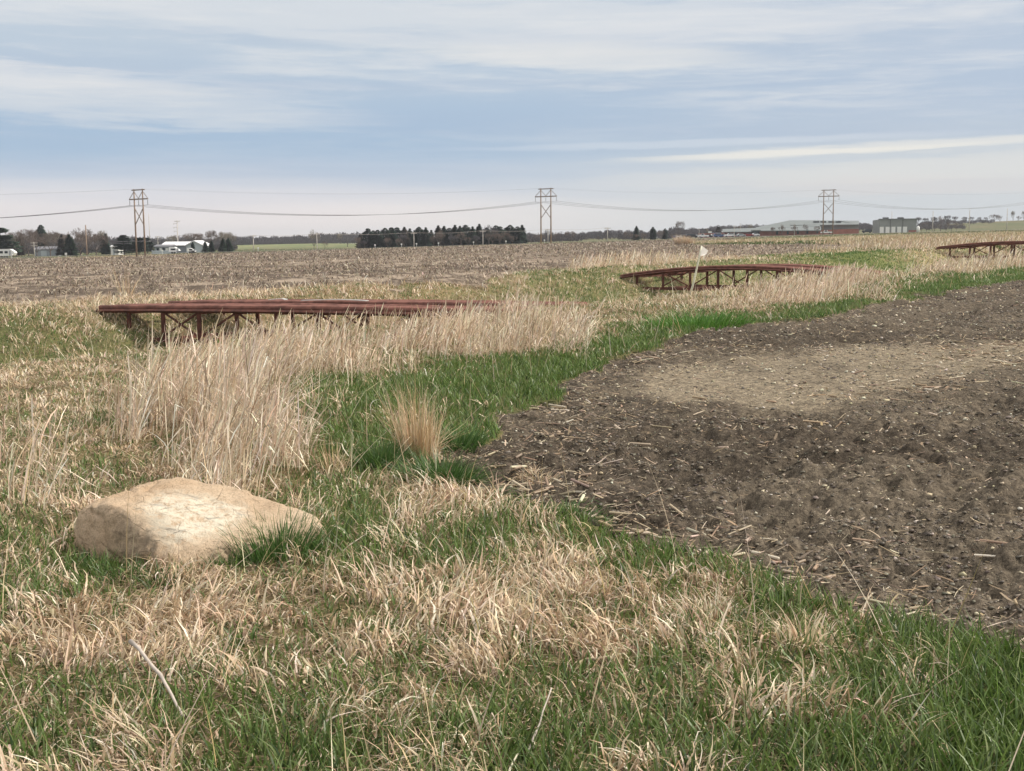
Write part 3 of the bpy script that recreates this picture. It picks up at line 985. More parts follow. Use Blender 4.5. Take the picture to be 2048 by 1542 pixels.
def pylon(px, D, H, label):
    b = at(px, D)
    face = math.atan2(115, -80)      # the line runs (115, 80): the frame stands across it
    root = empty('utility_pylon', b)
    tag(root, label, 'power pylon', 'wooden H-frame pylons across the fields')
    a = Vector((0.743, -0.669, 0.0)).normalized()       # across the line: right arm nearer to us
    hw = H * 0.118
    hx = Vector((0, 0, 1))

    def Q(s, z):
        return a * s * hw + hx * z * H
    for s in (-1, 1):
        m_ = MB()
        m_.tube([Q(s, -0.04), Q(s, .5), Q(s, 1.0)], [0.25, 0.22, 0.17], 8)
        m_.build('pole', M['pole_wood'], root, True)
    m_ = MB()
    m_.beam(Q(-1.5, 0.985), Q(1.5, 0.985), 0.24, 0.30)
    m_.build('top_beam', M['beam_wood'], root)
    m_ = MB()
    m_.beam(Q(-2.15, 0.85), Q(2.15, 0.85), 0.28, 0.34)
    m_.build('crossarm', M['beam_wood'], root)
    for (p, q_) in (((-2.1, .86), (-1.0, .965)), ((2.1, .86), (1.0, .965)), ((0, .86), (1.0, .965)), ((0, .86), (-1.0, .965))):
        m_ = MB()
        m_.beam(Q(*p), Q(*q_), 0.12, 0.12)
        m_.build('arm_brace', M['beam_wood'], root)
    for (p, q_) in (((-1, .46), (1, .71)), ((1, .46), (-1, .71))):
        m_ = MB()
        m_.beam(Q(*p) + Vector((0, -.28 if p[0] < 0 else .28, 0)), Q(*q_) + Vector((0, -.28 if p[0] < 0 else .28, 0)), 0.17, 0.17)
        m_.build('cross_brace', M['beam_wood'], root)
    tips = []
    for s in (-2.1, 0, 2.1):
        m_ = MB()
        top = Q(s, .835)
        pts, rr = [], []
        for i_ in range(13):
            pts.append(top - hx * (i_ / 12 * H * .072))
            rr.append(0.10 if i_ % 2 else 0.05)
        m_.tube(pts, rr, 6)
        m_.build('insulator', M['wire'], root)
        tips.append(b + top - hx * H * .072)
    tips += [b + Q(-1, 1.0), b + Q(1, 1.0)]
    return tips


Ts = [pylon(281, 330, 18.3, 'wooden H-frame power pylon at left beside the white farm, largest of the three'),
      pylon(1092, 400, 18.3, 'wooden H-frame power pylon standing by the dark conifer row'),
      pylon(1655, 491, 18.3, 'wooden H-frame power pylon in front of the brick school')]
shift = lambda T, dx, dy, dz: [p + Vector((dx, dy, dz)) for p in T]
spans = [(shift(Ts[0], -100, -75, -3.0), Ts[0], 3.4, 'sagging wire running left from the left pylon'),
         (Ts[0], Ts[1], 3.6, 'sagging wire between the left and the middle pylon'),
         (Ts[1], Ts[2], 3.6, 'sagging wire between the middle and the right pylon'),
         (Ts[2], shift(Ts[2], 125, 88, 1.8), 3.8, 'sagging wire running right from the right pylon')]
for (A, B, sag, lab) in spans:
    for i, (p, q_) in enumerate(zip(A, B)):
        sg = sag if i < 3 else sag * .45
        pts = []
        for k_ in range(25):
            f = k_ / 24
            v_ = p.lerp(q_, f)
            pts.append(v_ - Vector((0, 0, 4 * sg * f * (1 - f))))
        mb = MB()
        o0 = pts[0].copy()
        mb.tube([v_ - o0 for v_ in pts], 0.040 if i < 3 else 0.009, 4)
        o = mb.build('power_wire', M['wire'])
        o.location = o0
        tag(o, lab + (' from the left arm end', ' from the middle of the arm', ' from the right arm end', ', thin, left pole top', ', thin, right pole top')[i], 'wire', lab.replace('sagging wire', 'wires'))


# ------------------------------------------------------------------ smaller poles along the roads
def road_pole(px, ytop, ybase, D, label, arms=1, mat='pole_grey', r=0.17, fins=0):
    b = at(px, D)
    top = W(px, ytop, D).z - b.z
    root = empty('utility_pole', b)
    tag(root, label, 'utility pole', 'small poles along the far roads')
    m_ = MB()
    m_.tube([(0, 0, -.4), (0, 0, top)], [r, r * .75], 6)
    m_.build('pole', M[mat], root, True)
    for a in range(arms):
        m_ = MB()
        m_.beam((-1.15, 0, top - .35 - a * 1.0), (1.15, 0, top - .35 - a * 1.0), .16, .18)
        for s_ in (-1.05, -.4, .4, 1.05):
            m_.tube([(s_, 0, top - .30 - a), (s_, 0, top - a + .02)], .07, 5)
        m_.build('crossarm', M[mat], root)
    for a in range(fins):
        m_ = MB()
        z_ = top * (.90 - a * .12)
        m_.beam((0, 0, z_), (-1.3, 0, z_ + .15), .14, .14)
        m_.tube([(-1.3, 0, z_ + .15), (-1.3, 0, z_ - .35)], .09, 5)
        m_.build('side_arm', M[mat], root)
    return b + Vector((0, 0, top))


rp = [road_pole(68, 484, 510, 430, 'short pale pole with a crossarm in front of the grey house', 2),
      road_pole(507, 470, 500, 425, 'pale T-shaped pole at the left foot of the green hill'),
      road_pole(634, 467, 497, 432, 'faint pale pole in front of the green hill'),
      road_pole(828, 465, 494, 440, 'pale pole against the left half of the conifer row'),
      road_pole(966, 461, 490, 448, 'pale pole against the right half of the conifer row'),
      road_pole(1096, 458, 488, 455, 'pale pole just right of the middle pylon legs'),
      road_pole(1215, 455, 482, 462, 'pale pole in front of the pasture with bare trees')]
road_pole(173, 450, 508, 418, 'tall tan pole among the bare round trees', 0, 'pole_wood', .24)
road_pole(300, 428, 508, 560, 'tall thin grey mast behind the left pylon', 0, 'pole_grey', .16)
road_pole(316, 472, 500, 520, 'pole with a crossarm over the roof of the small house', 2)
road_pole(356, 441, 503, 470, 'tall pole with stacked side arms in front of the white barn', 1, 'pole_grey', .20, 4)
road_pole(1864, 422, 461, 600, 'tall thin pole right of the grey metal building', 0, 'pole_grey', .2)
road_pole(1937, 418, 459, 610, 'tall thin pole below the right hill', 0, 'pole_grey', .2)
road_pole(2012, 417, 457, 620, 'tall thin pole near the right edge of the view', 0, 'pole_grey', .2)
road_pole(1782, 423, 462, 760, 'thin pole rising behind the roof of the grey metal building', 0, 'pole_grey', .2)
for ci, (a, b) in enumerate(zip(rp[1:-1], rp[2:])):
    pts = []
    for k_ in range(13):
        f = k_ / 12
        pts.append(a.lerp(b, f) - a - Vector((0, 0, 4 * .55 * f * (1 - f))))
    mb = MB()
    mb.tube(pts, 0.035, 4)
    o = mb.build('cable', M['pole_grey'])
    o.location = a
    tag(o, 'thin cable strung between the %s and the %s pale road pole from the left' % (ORD0[ci + 1], ORD0[ci + 2]), 'cable', 'cables between the road poles')
for (px, yt, D, lab) in ((1398, 458, 520, 'slim white lamp pole at the left end of the parked cars'), (1468, 452, 540, 'slim white lamp pole above the parked cars'), (1480, 448, 600, 'slim white lamp pole before the brick wall'), (1588, 450, 560, 'slim white lamp pole before the school windows')):
    b = at(px, D)
    top = W(px, yt, D).z - b.z
    root = empty('lamp_post', b)
    tag(root, lab, 'lamp post', 'lamp posts in the school car park')
    m_ = MB()
    m_.tube([(0, 0, -.3), (0, 0, top)], [.13, .10], 6)
    m_.build('pole', M['pole_grey'], root)
    m_ = MB()
    m_.box(-.5, .5, -.2, .2, top, top + .15)
    m_.build('lamp_head', M['pole_grey'], root)

# ------------------------------------------------------------------ roads (sheets a little above the land)
def strip_road(pts, wid, name, mat, label, dz=0.05):
    vs, fs = [], []
    P_ = [Vector((*p, 0)) for p in pts]
    seg = []
    for a, b in zip(P_[:-1], P_[1:]):
        n = max(1, int((b - a).length / 6))
        seg += [a.lerp(b, i / n) for i in range(n)]
    seg.append(P_[-1])
    for i, p in enumerate(seg):
        t_ = (seg[min(i + 1, len(seg) - 1)] - seg[max(i - 1, 0)]).normalized()
        n = Vector((-t_.y, t_.x, 0))
        for k_ in range(5):
            q_ = p + n * wid * (k_ / 4 - .5)
            vs.append((q_.x, q_.y, gz(q_.x, q_.y) + dz + (.02 if k_ == 2 else 0)))
    for i in range(len(seg) - 1):
        for k_ in range(4):
            a = i * 5 + k_
            fs.append((a, a + 1, a + 6, a + 5))
    o = mesh_obj(name, vs, fs, M[mat], smooth=True)
    tag(o, label, 'road', kind='structure')
    return o


strip_road([end_pt(-500, 405), end_pt(0, 410), end_pt(500, 428), end_pt(900, 445), end_pt(1300, 452), end_pt(1700, 470), end_pt(2500, 480)], 9, 'road', 'road',
           'pale road along the far edge of the field', 0.25)


# ------------------------------------------------------------------ trees
def conifer_mesh(seed, H, rad_, kind):
    rs = random.Random(seed)
    vs, fs = [], []
    n = 2200
    lean = (rs.uniform(-.03, .03), rs.uniform(-.03, .03))
    phs = [rs.uniform(0, 6.28) for _ in range(6)]
    whorls = [rs.uniform(0.02, 1) for _ in range(26)]
    for i in range(n):
        f = rs.random() ** (1.25)
        if kind == 'spruce':
            rr = (1 - f) ** .8 * (.85 + .15 * math.sin(f * 40 + phs[0]))
            if f < .08:
                rr *= .8
        elif kind == 'column':
            rr = min(1, (1 - f) * 3.2) ** .6 * (.80 + .12 * math.sin(f * 23 + phs[1])) * (0.9 if f < .1 else 1)
        else:
            f = rs.choice(whorls) * .97 + rs.uniform(-.015, .015)
            f = max(0.03, min(.99, f))
            rr = (1 - f ** 1.6) ** .75
        a = rs.uniform(0, 2 * math.pi)
        rr *= .82 + .18 * math.sin(3 * a + phs[2] + f * 9) + rs.uniform(-.08, .16)
        q_ = rs.random() ** .45
        r_ = rad_ * rr * q_
        z_ = H * (.04 + .96 * f) - r_ * (.12 if kind != 'pine' else -.10)
        x_, y_ = r_ * math.cos(a) + lean[0] * z_, r_ * math.sin(a) + lean[1] * z_
        s_ = H * rs.uniform(.022, .055) * (.6 if f > .85 else 1)
        dx, dy = math.cos(a), math.sin(a)
        up = rs.uniform(-.3, .25) if kind != 'pine' else rs.uniform(.1, .8)
        o = Vector((x_, y_, z_))
        d_ = Vector((dx, dy, up)).normalized() * s_ * 1.5
        sdv = Vector((-dy, dx, rs.uniform(-.5, .5))).normalized() * s_ * .7
        b = len(vs)
        vs += [o - d_ * .5 - sdv * .4, o - sdv, o + d_, o + sdv + Vector((0, 0, s_ * .35))]
        fs.append((b, b + 1, b + 2, b + 3))
    me = bpy.data.meshes.new('crown')
    me.from_pydata(vs, [], fs)
    tm = MB()
    tm.tube([(0, 0, -.3), (lean[0] * H * .5, lean[1] * H * .5, H * .5), (lean[0] * H * .95, lean[1] * H * .95, H * .95)], [H * .02, H * .014, H * .003], 6)
    return me, tm


def bare_mesh(seed, H, spread, shape='round', dens=1.0):
    rs = random.Random(seed)
    tr, tw = MB(), MB()
    trunk_h = H * (.22 if shape == 'round' else .16)
    tr.tube([(0, 0, -.3), (0, 0, trunk_h * .5), (rs.uniform(-.1, .1), 0, trunk_h)], [H * .022, H * .017, H * .014], 6)

    def inside(p):
        zc = H * .60
        return ((p.x ** 2 + p.y ** 2) / spread ** 2 + ((p.z - zc) / (H * .42)) ** 2) < 1.05

    def grow(p, d, L, r, lvl):
        n = 3
        pts = [p]
        for i in range(n):
            d = (d + Vector((rs.uniform(-.22, .22), rs.uniform(-.22, .22), rs.uniform(-.08, .16)))).normalized()
            pts.append(pts[-1] + d * L / n)
        (tr if lvl < 2 else tw).tube(pts, [r, r * .8, r * .62, r * .5], 3 if lvl > 0 else 5, cap=False)
        if lvl >= 5:
            return
        kids = rs.choice((2, 3, 3)) if lvl < 4 else (3 if rs.random() < dens else 2)
        for k_ in range(kids):
            a = rs.uniform(0, 6.28)
            sp = rs.uniform(.35, .8)
            side = d.cross(Vector((math.cos(a), math.sin(a), .3))).normalized()
            nd = (d * math.cos(sp) + side * math.sin(sp) + Vector((0, 0, .12))).normalized()
            st = pts[rs.choice((2, 3, 3))]
            if inside(st + nd * L * .3):
                grow(st, nd, L * rs.uniform(.62, .82), max(r * .60, .042), lvl + 1)
    nl = rs.randint(5, 7)
    for k_ in range(nl):
        a = 6.28 * k_ / nl + rs.uniform(-.3, .3)
        el_ = rs.uniform(.55, 1.3) if shape == 'round' else rs.uniform(.95, 1.4)
        d = Vector((math.cos(a) * math.cos(el_) * spread / H * 2.2, math.sin(a) * math.cos(el_) * spread / H * 2.2, math.sin(el_))).normalized()
        grow(Vector((0, 0, trunk_h * rs.uniform(.75, 1))), d, H * .27, H * .011, 0)
    return tr, tw


TREES = {}


def proto_tree(kind, var):
    key = (kind, var)
    if key in TREES:
        return TREES[key]
    if kind in ('spruce', 'column', 'pine'):
        r_ = {'spruce': .26, 'column': .20, 'pine': .30}[kind]
        me, tm = conifer_mesh(100 + var * 7 + len(kind), 1.0 * 10, r_ * 10, kind)
        tmo = tm.build('trunk', M['bark'])
        td = tmo.data
        bpy.data.objects.remove(tmo)
        TREES[key] = (td, me)
    else:
        tr, tw = bare_mesh(40 + var * 13 + len(kind), 10.0, 4.4 if kind == 'round' else 2.6, kind)
        a, b = tr.build('trunk', M['bark']), tw.build('crown', M['twig'])
        TREES[key] = (a.data, b.data)
        bpy.data.objects.remove(a)
        bpy.data.objects.remove(b)
    return TREES[key]


_crown_cache = {}
NAMES = {'spruce': ('conifer', 'conifer'), 'column': ('conifer', 'conifer'), 'pine': ('pine_tree', 'pine tree'), 'round': ('bare_tree', 'bare tree'), 'tall': ('bare_tree', 'bare tree')}


def tree(kind, px, ytop, D, label, group, matn, wide=1.0, var=None, rot=None, ybase=None, lift=0.0):
    var = random.randrange(4) if var is None else var
    td, cd = proto_tree(kind, var)
    key = (kind, var, matn)
    if key not in _crown_cache:
        c2 = cd.copy()
        c2.materials.clear()
        c2.materials.append(M[matn])
        _crown_cache[key] = c2
    b = at(px, D)
    h = W(px, ytop, D).z - b.z
    if 'farmstead' in group:
        wide *= 1.3
    nm, cat = NAMES[kind]
    root = empty(nm, b, random.uniform(0, 6.28) if rot is None else rot)
    s = max(h, 1.0) / 10.0 / (1.0 if kind in ('spruce', 'column', 'pine') else .98)
    root.scale = (s * wide, s * wide, s)
    tag(root, label, cat, group)
    for n_, d_ in (('trunk', td), ('crown', _crown_cache[key])):
        o = bpy.data.objects.new(n_, d_)
        COL.objects.link(o)
        o.parent = root
    return root


ORD = ['first', 'second', 'third', 'fourth', 'fifth', 'sixth', 'seventh', 'eighth', 'ninth', 'tenth', 'eleventh', 'twelfth', 'thirteenth',
       'fourteenth', 'fifteenth', 'sixteenth', 'seventeenth', 'eighteenth', 'nineteenth', 'twentieth', 'twenty-first', 'twenty-second',
       'twenty-third', 'twenty-fourth', 'twenty-fifth', 'twenty-sixth', 'twenty-seventh', 'twenty-eighth', 'twenty-ninth', 'thirtieth']

# farmstead at the far left
g = 'trees round the farmstead'
tree('pine', 2, 451, 440, 'big dark pine at the left edge above the camper', g, 'needle_light', 1.5)
tree('round', 24, 466, 520, 'greyish bare tree just right of the edge pine', g, 'twig_pale', .9)
tree('column', 41, 466, 505, 'narrow browned conifer beside the camper', g, 'needle_brown', .8)
tree('round', 56, 455, 480, 'tallest bare tree of the left farmstead', g, 'twig', .95)
tree('column', 82, 450, 500, 'tall dark conifer with an oval top among bare trees', g, 'needle', .95)
tree('round', 73, 470, 455, 'bare tree with branches over the grey house', g, 'twig', .9)
tree('round', 100, 462, 450, 'bare round tree right of the oval dark conifer', g, 'twig', 1.0)
tree('tall', 107, 461, 500, 'slender upright bare tree behind the round one', g, 'twig_pale', 1.0)
tree('spruce', 123, 468, 470, 'browned conifer at the gap before the green spruce', g, 'needle_brown', 1.0)
tree('spruce', 140, 469, 440, 'green spruce between two bare round trees', g, 'needle_light', 1.35)
tree('round', 160, 458, 445, 'high bare round tree left of the tall tan pole', g, 'twig', 1.05)
tree('round', 192, 465, 440, 'low wide bare tree right of the tall tan pole', g, 'twig', 1.15)
tree('spruce', 211, 467, 460, 'dark spruce left of the small white shed', g, 'needle', 1.0)
tree('tall', 203, 461, 520, 'pale bare tree behind the spruce by the white shed', g, 'twig_pale', 1.0)
tree('pine', 248, 468, 430, 'dark bushy pine right of the small white shed', g, 'needle', 1.5)
tree('pine', 277, 473, 428, 'dark pine standing behind the left pylon legs', g, 'needle', 1.6)
tree('pine', 295, 473, 445, 'dark pine left of the grey-roofed small house', g, 'needle', 1.3)
tree('spruce', 385, 484, 425, 'small conifer in front of the white barn gable', g, 'needle_light', 1.1)
tree('round', 388, 464, 560, 'bare round tree rising behind the white barn', g, 'twig', 1.5)
tree('tall', 345, 470, 640, 'faint bare tree beyond the white barn roof', g, 'twig_pale', 1.3)
tree('tall', 423, 459, 520, 'thin bare tree behind the pair of small conifers', g, 'twig', .9)
tree('spruce', 411, 483, 430, 'left one of the small conifers right of the barn', g, 'needle_light', 1.3)
tree('spruce', 422, 481, 434, 'right one of the small conifers right of the barn', g, 'needle', 1.2)
tree('spruce', 445, 477, 438, 'small conifer under a tall bare tree', g, 'needle_light', 1.2)
tree('spruce', 458, 476, 440, 'last small conifer before the green hill', g, 'needle_light', 1.25)
tree('tall', 444, 462, 500, 'tall bare tree left of the last small conifer', g, 'twig_pale', 1.0)
tree('tall', 460, 464, 505, 'tall bare tree right above the last small conifer', g, 'twig_pale', 1.1)
for px_, yt_, D_, wd_, mt_, lb_ in ((32, 462, 470, 1.0, 'twig', 'bare brown tree right behind the camper'), (88, 460, 520, 1.1, 'twig', 'bare brown tree filling the gap behind the grey house'),
                               (118, 464, 530, 1.1, 'twig', 'bare tree behind the browned conifer and the green spruce'), (150, 462, 520, 1.1, 'twig', 'bare tree behind the green spruce'),
                               (176, 460, 520, 1.1, 'twig', 'bare tree directly behind the tall tan pole'), (220, 474, 520, 1.2, 'twig_grey', 'low bare tree behind the white shed')):
    tree('round', px_, yt_, D_, lb_, g, mt_, wd_)
# by the green hill
g = 'trees by the green hill'
tree('round', 628, 460, 470, 'pale vase-shaped bare tree alone before the green hill', g, 'twig_pale', .75)
tree('round', 650, 482, 455, 'little bare shrub-like tree before the green hill', g, 'twig', 1.0)
tree('round', 654, 468, 760, 'bare round tree on top of the green hill', g, 'twig_grey', 1.0)
tree('round', 695, 465, 640, 'bare tree between the hill and the conifer row', g, 'twig_grey', 1.3)
tree('tall', 681, 466, 760, 'faint pale tree behind the hill top', g, 'twig_pale', 1.2)
# dense conifer windbreak
wb = [(721, 468, 'spruce', 'needle_brown'), (736, 457, 'column', 'needle'), (746, 461, 'column', 'needle'), (755, 460, 'column', 'needle'),
      (772, 456, 'column', 'needle'), (782, 455, 'column', 'needle'), (787, 457, 'spruce', 'needle'), (796, 455, 'column', 'needle'), (808, 454, 'spruce', 'needle_brown'), (819, 457, 'spruce', 'needle'),
      (831, 461, 'spruce', 'needle'), (840, 454, 'column', 'needle'), (853, 455, 'spruce', 'needle'), (862, 460, 'spruce', 'needle'), (877, 451, 'spruce', 'needle_brown'), (887, 452, 'spruce', 'needle'),
      (898, 456, 'column', 'needle'), (908, 450, 'spruce', 'needle'), (920, 452, 'spruce', 'needle'), (934, 450, 'column', 'needle'), (945, 453, 'spruce', 'needle_light'), (957, 448, 'spruce', 'needle'),
      (972, 455, 'column', 'needle'), (991, 451, 'column', 'needle'), (999, 453, 'column', 'needle'), (1012, 455, 'column', 'needle'), (1022, 450, 'column', 'needle'), (1035, 453, 'column', 'needle'), (1043, 450, 'spruce', 'needle')]
for i, (px, yt, kd, mt) in enumerate(wb):
    tree(kd, px, yt, 478 + random.uniform(-8, 10), '%s conifer from the left in the long dark row' % ORD[i], 'conifers of the long dark row', mt, 1.9 if kd == 'column' else 1.65)
fb = [(716, 473, .9), (729, 480, 1.0), (775, 474, 1.0), (797, 476, 1.0), (806, 467, .7), (868, 470, 1.0), (880, 461, .9), (905, 468, 1.1), (922, 463, 1.2), (936, 473, 1.0), (952, 470, 1.4),
      (985, 462, 1.2), (1000, 468, 1.1), (978, 451, 1.2), (1010, 462, 1.0), (1025, 470, 1.2)]
for i, (px, yt, wd) in enumerate(fb):
    tree('round', px, yt, 458 + random.uniform(-5, 6), '%s bare tree from the left in front of the conifer row' % ORD[i], 'bare trees before the conifer row', ('twig', 'twig_grey', 'twig')[i % 3], wd)
# middle distance right of the row
g = 'bare trees right of the conifer row'
for i, (px, yt, wd) in enumerate([(1062, 464, 1.3), (1078, 466, 1.4), (1096, 459, 1.0), (1113, 465, 1.2), (1124, 463, 1.2), (1141, 461, 1.2), (1172, 466, .9), (1197, 472, .8), (1212, 460, .8), (1252, 462, 1.1)]):
    tree('round', px, yt, 520 + random.uniform(-20, 20), '%s of the bare trees strung out beyond the middle pylon' % ORD[i], g, 'twig' if i % 2 else 'twig_grey', wd)
g = 'trees left of the car park'
tree('spruce', 1272, 452, 500, 'pointed dark spruce behind a bare thicket', g, 'needle', 1.4)
tree('round', 1268, 467, 480, 'left half of the bare thicket under the pointed spruce', g, 'twig', 1.7)
tree('round', 1286, 466, 482, 'right half of the bare thicket under the pointed spruce', g, 'twig', 1.7)
tree('column', 1306, 454, 505, 'egg-shaped dark conifer left of the parked cars', g, 'needle', 1.45)
tree('column', 1330, 457, 515, 'smaller dark conifer above the first parked cars', g, 'needle', 1.4)
tree('round', 1322, 460, 500, 'bare tree between the two dark conifers', g, 'twig', 1.2)
tree('round', 1360, 440, 620, 'lone tall tree with an open crown above the car park', g, 'twig', .62)
g = 'trees round the school'
tree('pine', 1437, 453, 640, 'dark rounded tree left of the school roof', g, 'needle_brown', 1.5)
tree('tall', 1412, 456, 680, 'thin bare tree between the thicket and the school', g, 'twig_pale', 1.1)
tree('round', 1475, 450, 720, 'bare tree peeping over the low school roof', g, 'twig', .9)
tree('tall', 1500, 448, 760, 'pale bare tree behind the low school roof', g, 'twig_pale', 1.0)
for i, (px, yt) in enumerate([(1545, 453), (1563, 449), (1588, 449), (1610, 448), (1633, 451)]):
    tree('round', px, yt, 560, '%s bare tree from the left before the school wall' % ORD[i], 'bare trees before the school wall', 'twig', .75)
g = 'thicket right of the grey metal building'
for i, (px, yt, wd, mt) in enumerate([(1842, 445, 1.3, 'twig_grey'), (1852, 443, 1.2, 'twig'), (1868, 437, 1.2, 'twig_grey'), (1880, 433, 1.4, 'twig'), (1891, 436, 1.3, 'twig_grey'), (1902, 441, 1.2, 'twig'), (1912, 444, 1.2, 'twig_pale'), (1925, 446, 1.1, 'twig')]):
    tree('round', px, yt, 680 + random.uniform(-20, 20), '%s tree from the left in the thicket right of the metal building' % ORD[i], g, mt, wd)
for i, (px, yt) in enumerate([(1765, 437), (1782, 434), (1800, 432), (1818, 434), (1834, 431), (1849, 432), (1865, 430), (1893, 427), (1908, 429), (1927, 430), (1941, 430), (1957, 431), (1969, 431)]):
    tree('tall', px, yt + 3, 880 + random.uniform(-15, 20), '%s tall thin tree from the left on the skyline at right' % ORD[i], 'thin bare trees on the right skyline', 'twig_grey', 1.7)
tree('round', 1986, 428, 850, 'dark dome-shaped tree on the right hill', 'trees on the right hill', 'twig', 1.5)
tree('round', 1998, 431, 850, 'smaller tree beside the dome-shaped one on the right hill', 'trees on the right hill', 'twig', 1.5)
tree('round', 2034, 432, 850, 'low dark tree on the crest of the right hill', 'trees on the right hill', 'twig', 1.8)
tree('tall', 2024, 421, 860, 'pale thin tree on the crest of the right hill', 'trees on the right hill', 'twig_pale', .8)
tree('tall', 2045, 421, 860, 'pale thin tree at the right edge of the view', 'trees on the right hill', 'twig_pale', .8)


# far woods that read as one mass
def far_wood(name, segs, label, matn, seed):
    """rows of small bare crowns: segs of (px0, px1, ytop0, ytop1, D)"""
    rs = random.Random(seed)
    vs, fs = [], []
    for (p0, p1, y0, y1, D) in segs:
        wpx = (p1 - p0)
        n = int(wpx / 5)
        for i in range(n):
            f = (i + rs.random()) / n
            px = p0 + f * wpx
            d = D + rs.uniform(-25, 25)
            b = at(px, d)
            h = max(2.5, (W(px, y0 + (y1 - y0) * f, d).z - b.z) * rs.uniform(.78, 1.12))
            rr = h * rs.uniform(.42, .7)
            for j in range(300):
                a, e = rs.uniform(0, 6.28), rs.uniform(-.9, 1)
                q_ = rs.random() ** .35
                c_ = b + Vector((math.cos(a) * rr * q_ * math.sqrt(max(0, 1 - e * e)), math.sin(a) * rr * q_ * math.sqrt(max(0, 1 - e * e)), h * .52 + e * q_ * h * .48))
                s_ = rs.uniform(.25, .75) * h / 8
                up = Vector((rs.uniform(-.7, .7), rs.uniform(-.3, .3), 1)).normalized() * s_ * 1.6
                sd_ = Vector((rs.uniform(.5, 1), rs.uniform(-.5, .5), rs.uniform(-.4, .4))) * s_ * .42
                k_ = len(vs)
                vs += [c_ - up - sd_ * .6, c_ - up * .6 + sd_, c_ + up + sd_ * .3, c_ + up * .5 - sd_]
                fs.append((k_, k_ + 1, k_ + 2, k_ + 3))
    o = mesh_obj(name, vs, fs, M[matn])
    tag(o, label, 'woodland', kind='stuff')
    return o


far_wood('far_wood', [(-100, 300, 492, 490, 540), (390, 470, 488, 487, 520), (-200, 480, 478, 474, 900), (470, 720, 475, 466, 960), (480, 720, 483, 476, 900)], 'bluish grey far wood behind the left farms and the green hill', 'twig_grey', 5)
far_wood('far_wood', [(1050, 1160, 470, 468, 560), (1240, 1345, 467, 466, 560), (1040, 1240, 469, 462, 760), (1180, 1330, 461, 461, 820), (1330, 1420, 459, 458, 760), (1345, 1440, 456, 458, 700)], 'grey far wood between the middle pylon and the school', 'twig_grey', 6)
far_wood('far_wood', [(1420, 1740, 452, 446, 900), (1700, 1760, 448, 448, 800), (1835, 1930, 449, 449, 760), (1930, 2300, 447, 443, 1000), (1838, 1985, 443, 440, 850)], 'grey far wood behind the school and the metal building', 'twig_grey', 7)


# ------------------------------------------------------------------ buildings
def fpt(px, py, D):
    return W(px, py, D)


def wall_box(mb_, px0, px1, ytop, D, depth, zbase_off=-0.5):
    """box with its front between two columns at distance D, top at pixel row ytop (taken at its middle)"""
    x0, x1 = at(px0, D), at(px1, D)
    zt = W((px0 + px1) / 2, ytop, D).z
    zb_ = min(x0.z, x1.z) + zbase_off
    mb_.box(x0.x, x1.x, D, D + depth, zb_, zt)
    return x0.x, x1.x, zb_, zt


def recentre(root, objs):
    for o in objs:
        o.parent = root
        o.location = -Vector(root.location)


def prism(mb_, x0, x1, y0, y1, zb_, ze, zr, axis='x'):
    """gable roof: eaves at ze, ridge at zr running along the axis"""
    if axis == 'x':
        ym = (y0 + y1) / 2
        mb_.poly([(x0, y0, ze), (x1, y0, ze), (x1, y1, ze), (x0, y1, ze), (x0, ym, zr), (x1, ym, zr)],
                 [(0, 1, 5, 4), (2, 3, 4, 5), (0, 4, 3), (1, 2, 5), (0, 3, 2, 1)])
    else:
        xm = (x0 + x1) / 2
        mb_.poly([(x0, y0, ze), (x1, y0, ze), (x1, y1, ze), (x0, y1, ze), (xm, y0, zr), (xm, y1, zr)],
                 [(0, 4, 5, 3), (1, 2, 5, 4), (0, 1, 4), (2, 3, 5), (0, 3, 2, 1)])


def zpx(px, py, D):
    return W(px, py, D).z


# white barn with a pale gable end
D = 455
root = empty('farm_barn', at(360, D))
tag(root, 'long farm barn with a bright white roof and pale gable', 'barn')
x0, x1, x2 = at(322, D).x, at(372, D).x, at(405, D).x
zb_ = gz(x1, D) - .5
ze, zr = zpx(350, 491, D), zpx(388, 483, D + 8)
m_ = MB(); m_.box(x0, x1, D + 3, D + 16, zb_, ze)
a = m_.build('wall', M['greywall'])
m_ = MB(); m_.box(x1 + .02, x2, D, D + 12, zb_, zpx(405, 491, D))
m_.poly([(x1 + .02, D - .02, zpx(405, 491, D)), (x2, D - .02, zpx(405, 491, D)), ((x1 + x2) / 2, D - .02, zr)], [(0, 1, 2)])
b = m_.build('gable_wall', M['paleblue'])
m_ = MB()
prism(m_, x0 - 1.0, x1 + 1.5, D + 2, D + 17, 0, ze + .05, zr, 'x')
c = m_.build('roof', M['white_roof'])
m_ = MB()
xm = (x1 + x2) / 2
for sgn in (-1, 1):
    xe = x1 - .5 if sgn < 0 else x2 + .6
    zz = zpx(405, 491.5, D)
    m_.poly([(xm, D - .6, zr + .1), (xe, D - .6, zz - .1), (xe, D + 13, zz - .1), (xm, D + 13, zr + .1),
             (xm, D - .6, zr + .4), (xe, D - .6, zz + .2), (xe, D + 13, zz + .2), (xm, D + 13, zr + .4)],
            [(0, 1, 2, 3), (7, 6, 5, 4), (0, 4, 5, 1), (1, 5, 6, 2), (2, 6, 7, 3), (3, 7, 4, 0)])
d = m_.build('gable_roof', M['white_roof'])
m_ = MB(); m_.box(x1 + 1.2, x2 - 1.2, D - .08, D - .03, zb_, zb_ + 2.6)
e = m_.build('door', M['paleblue'])
recentre(root, [a, b, c, d, e])

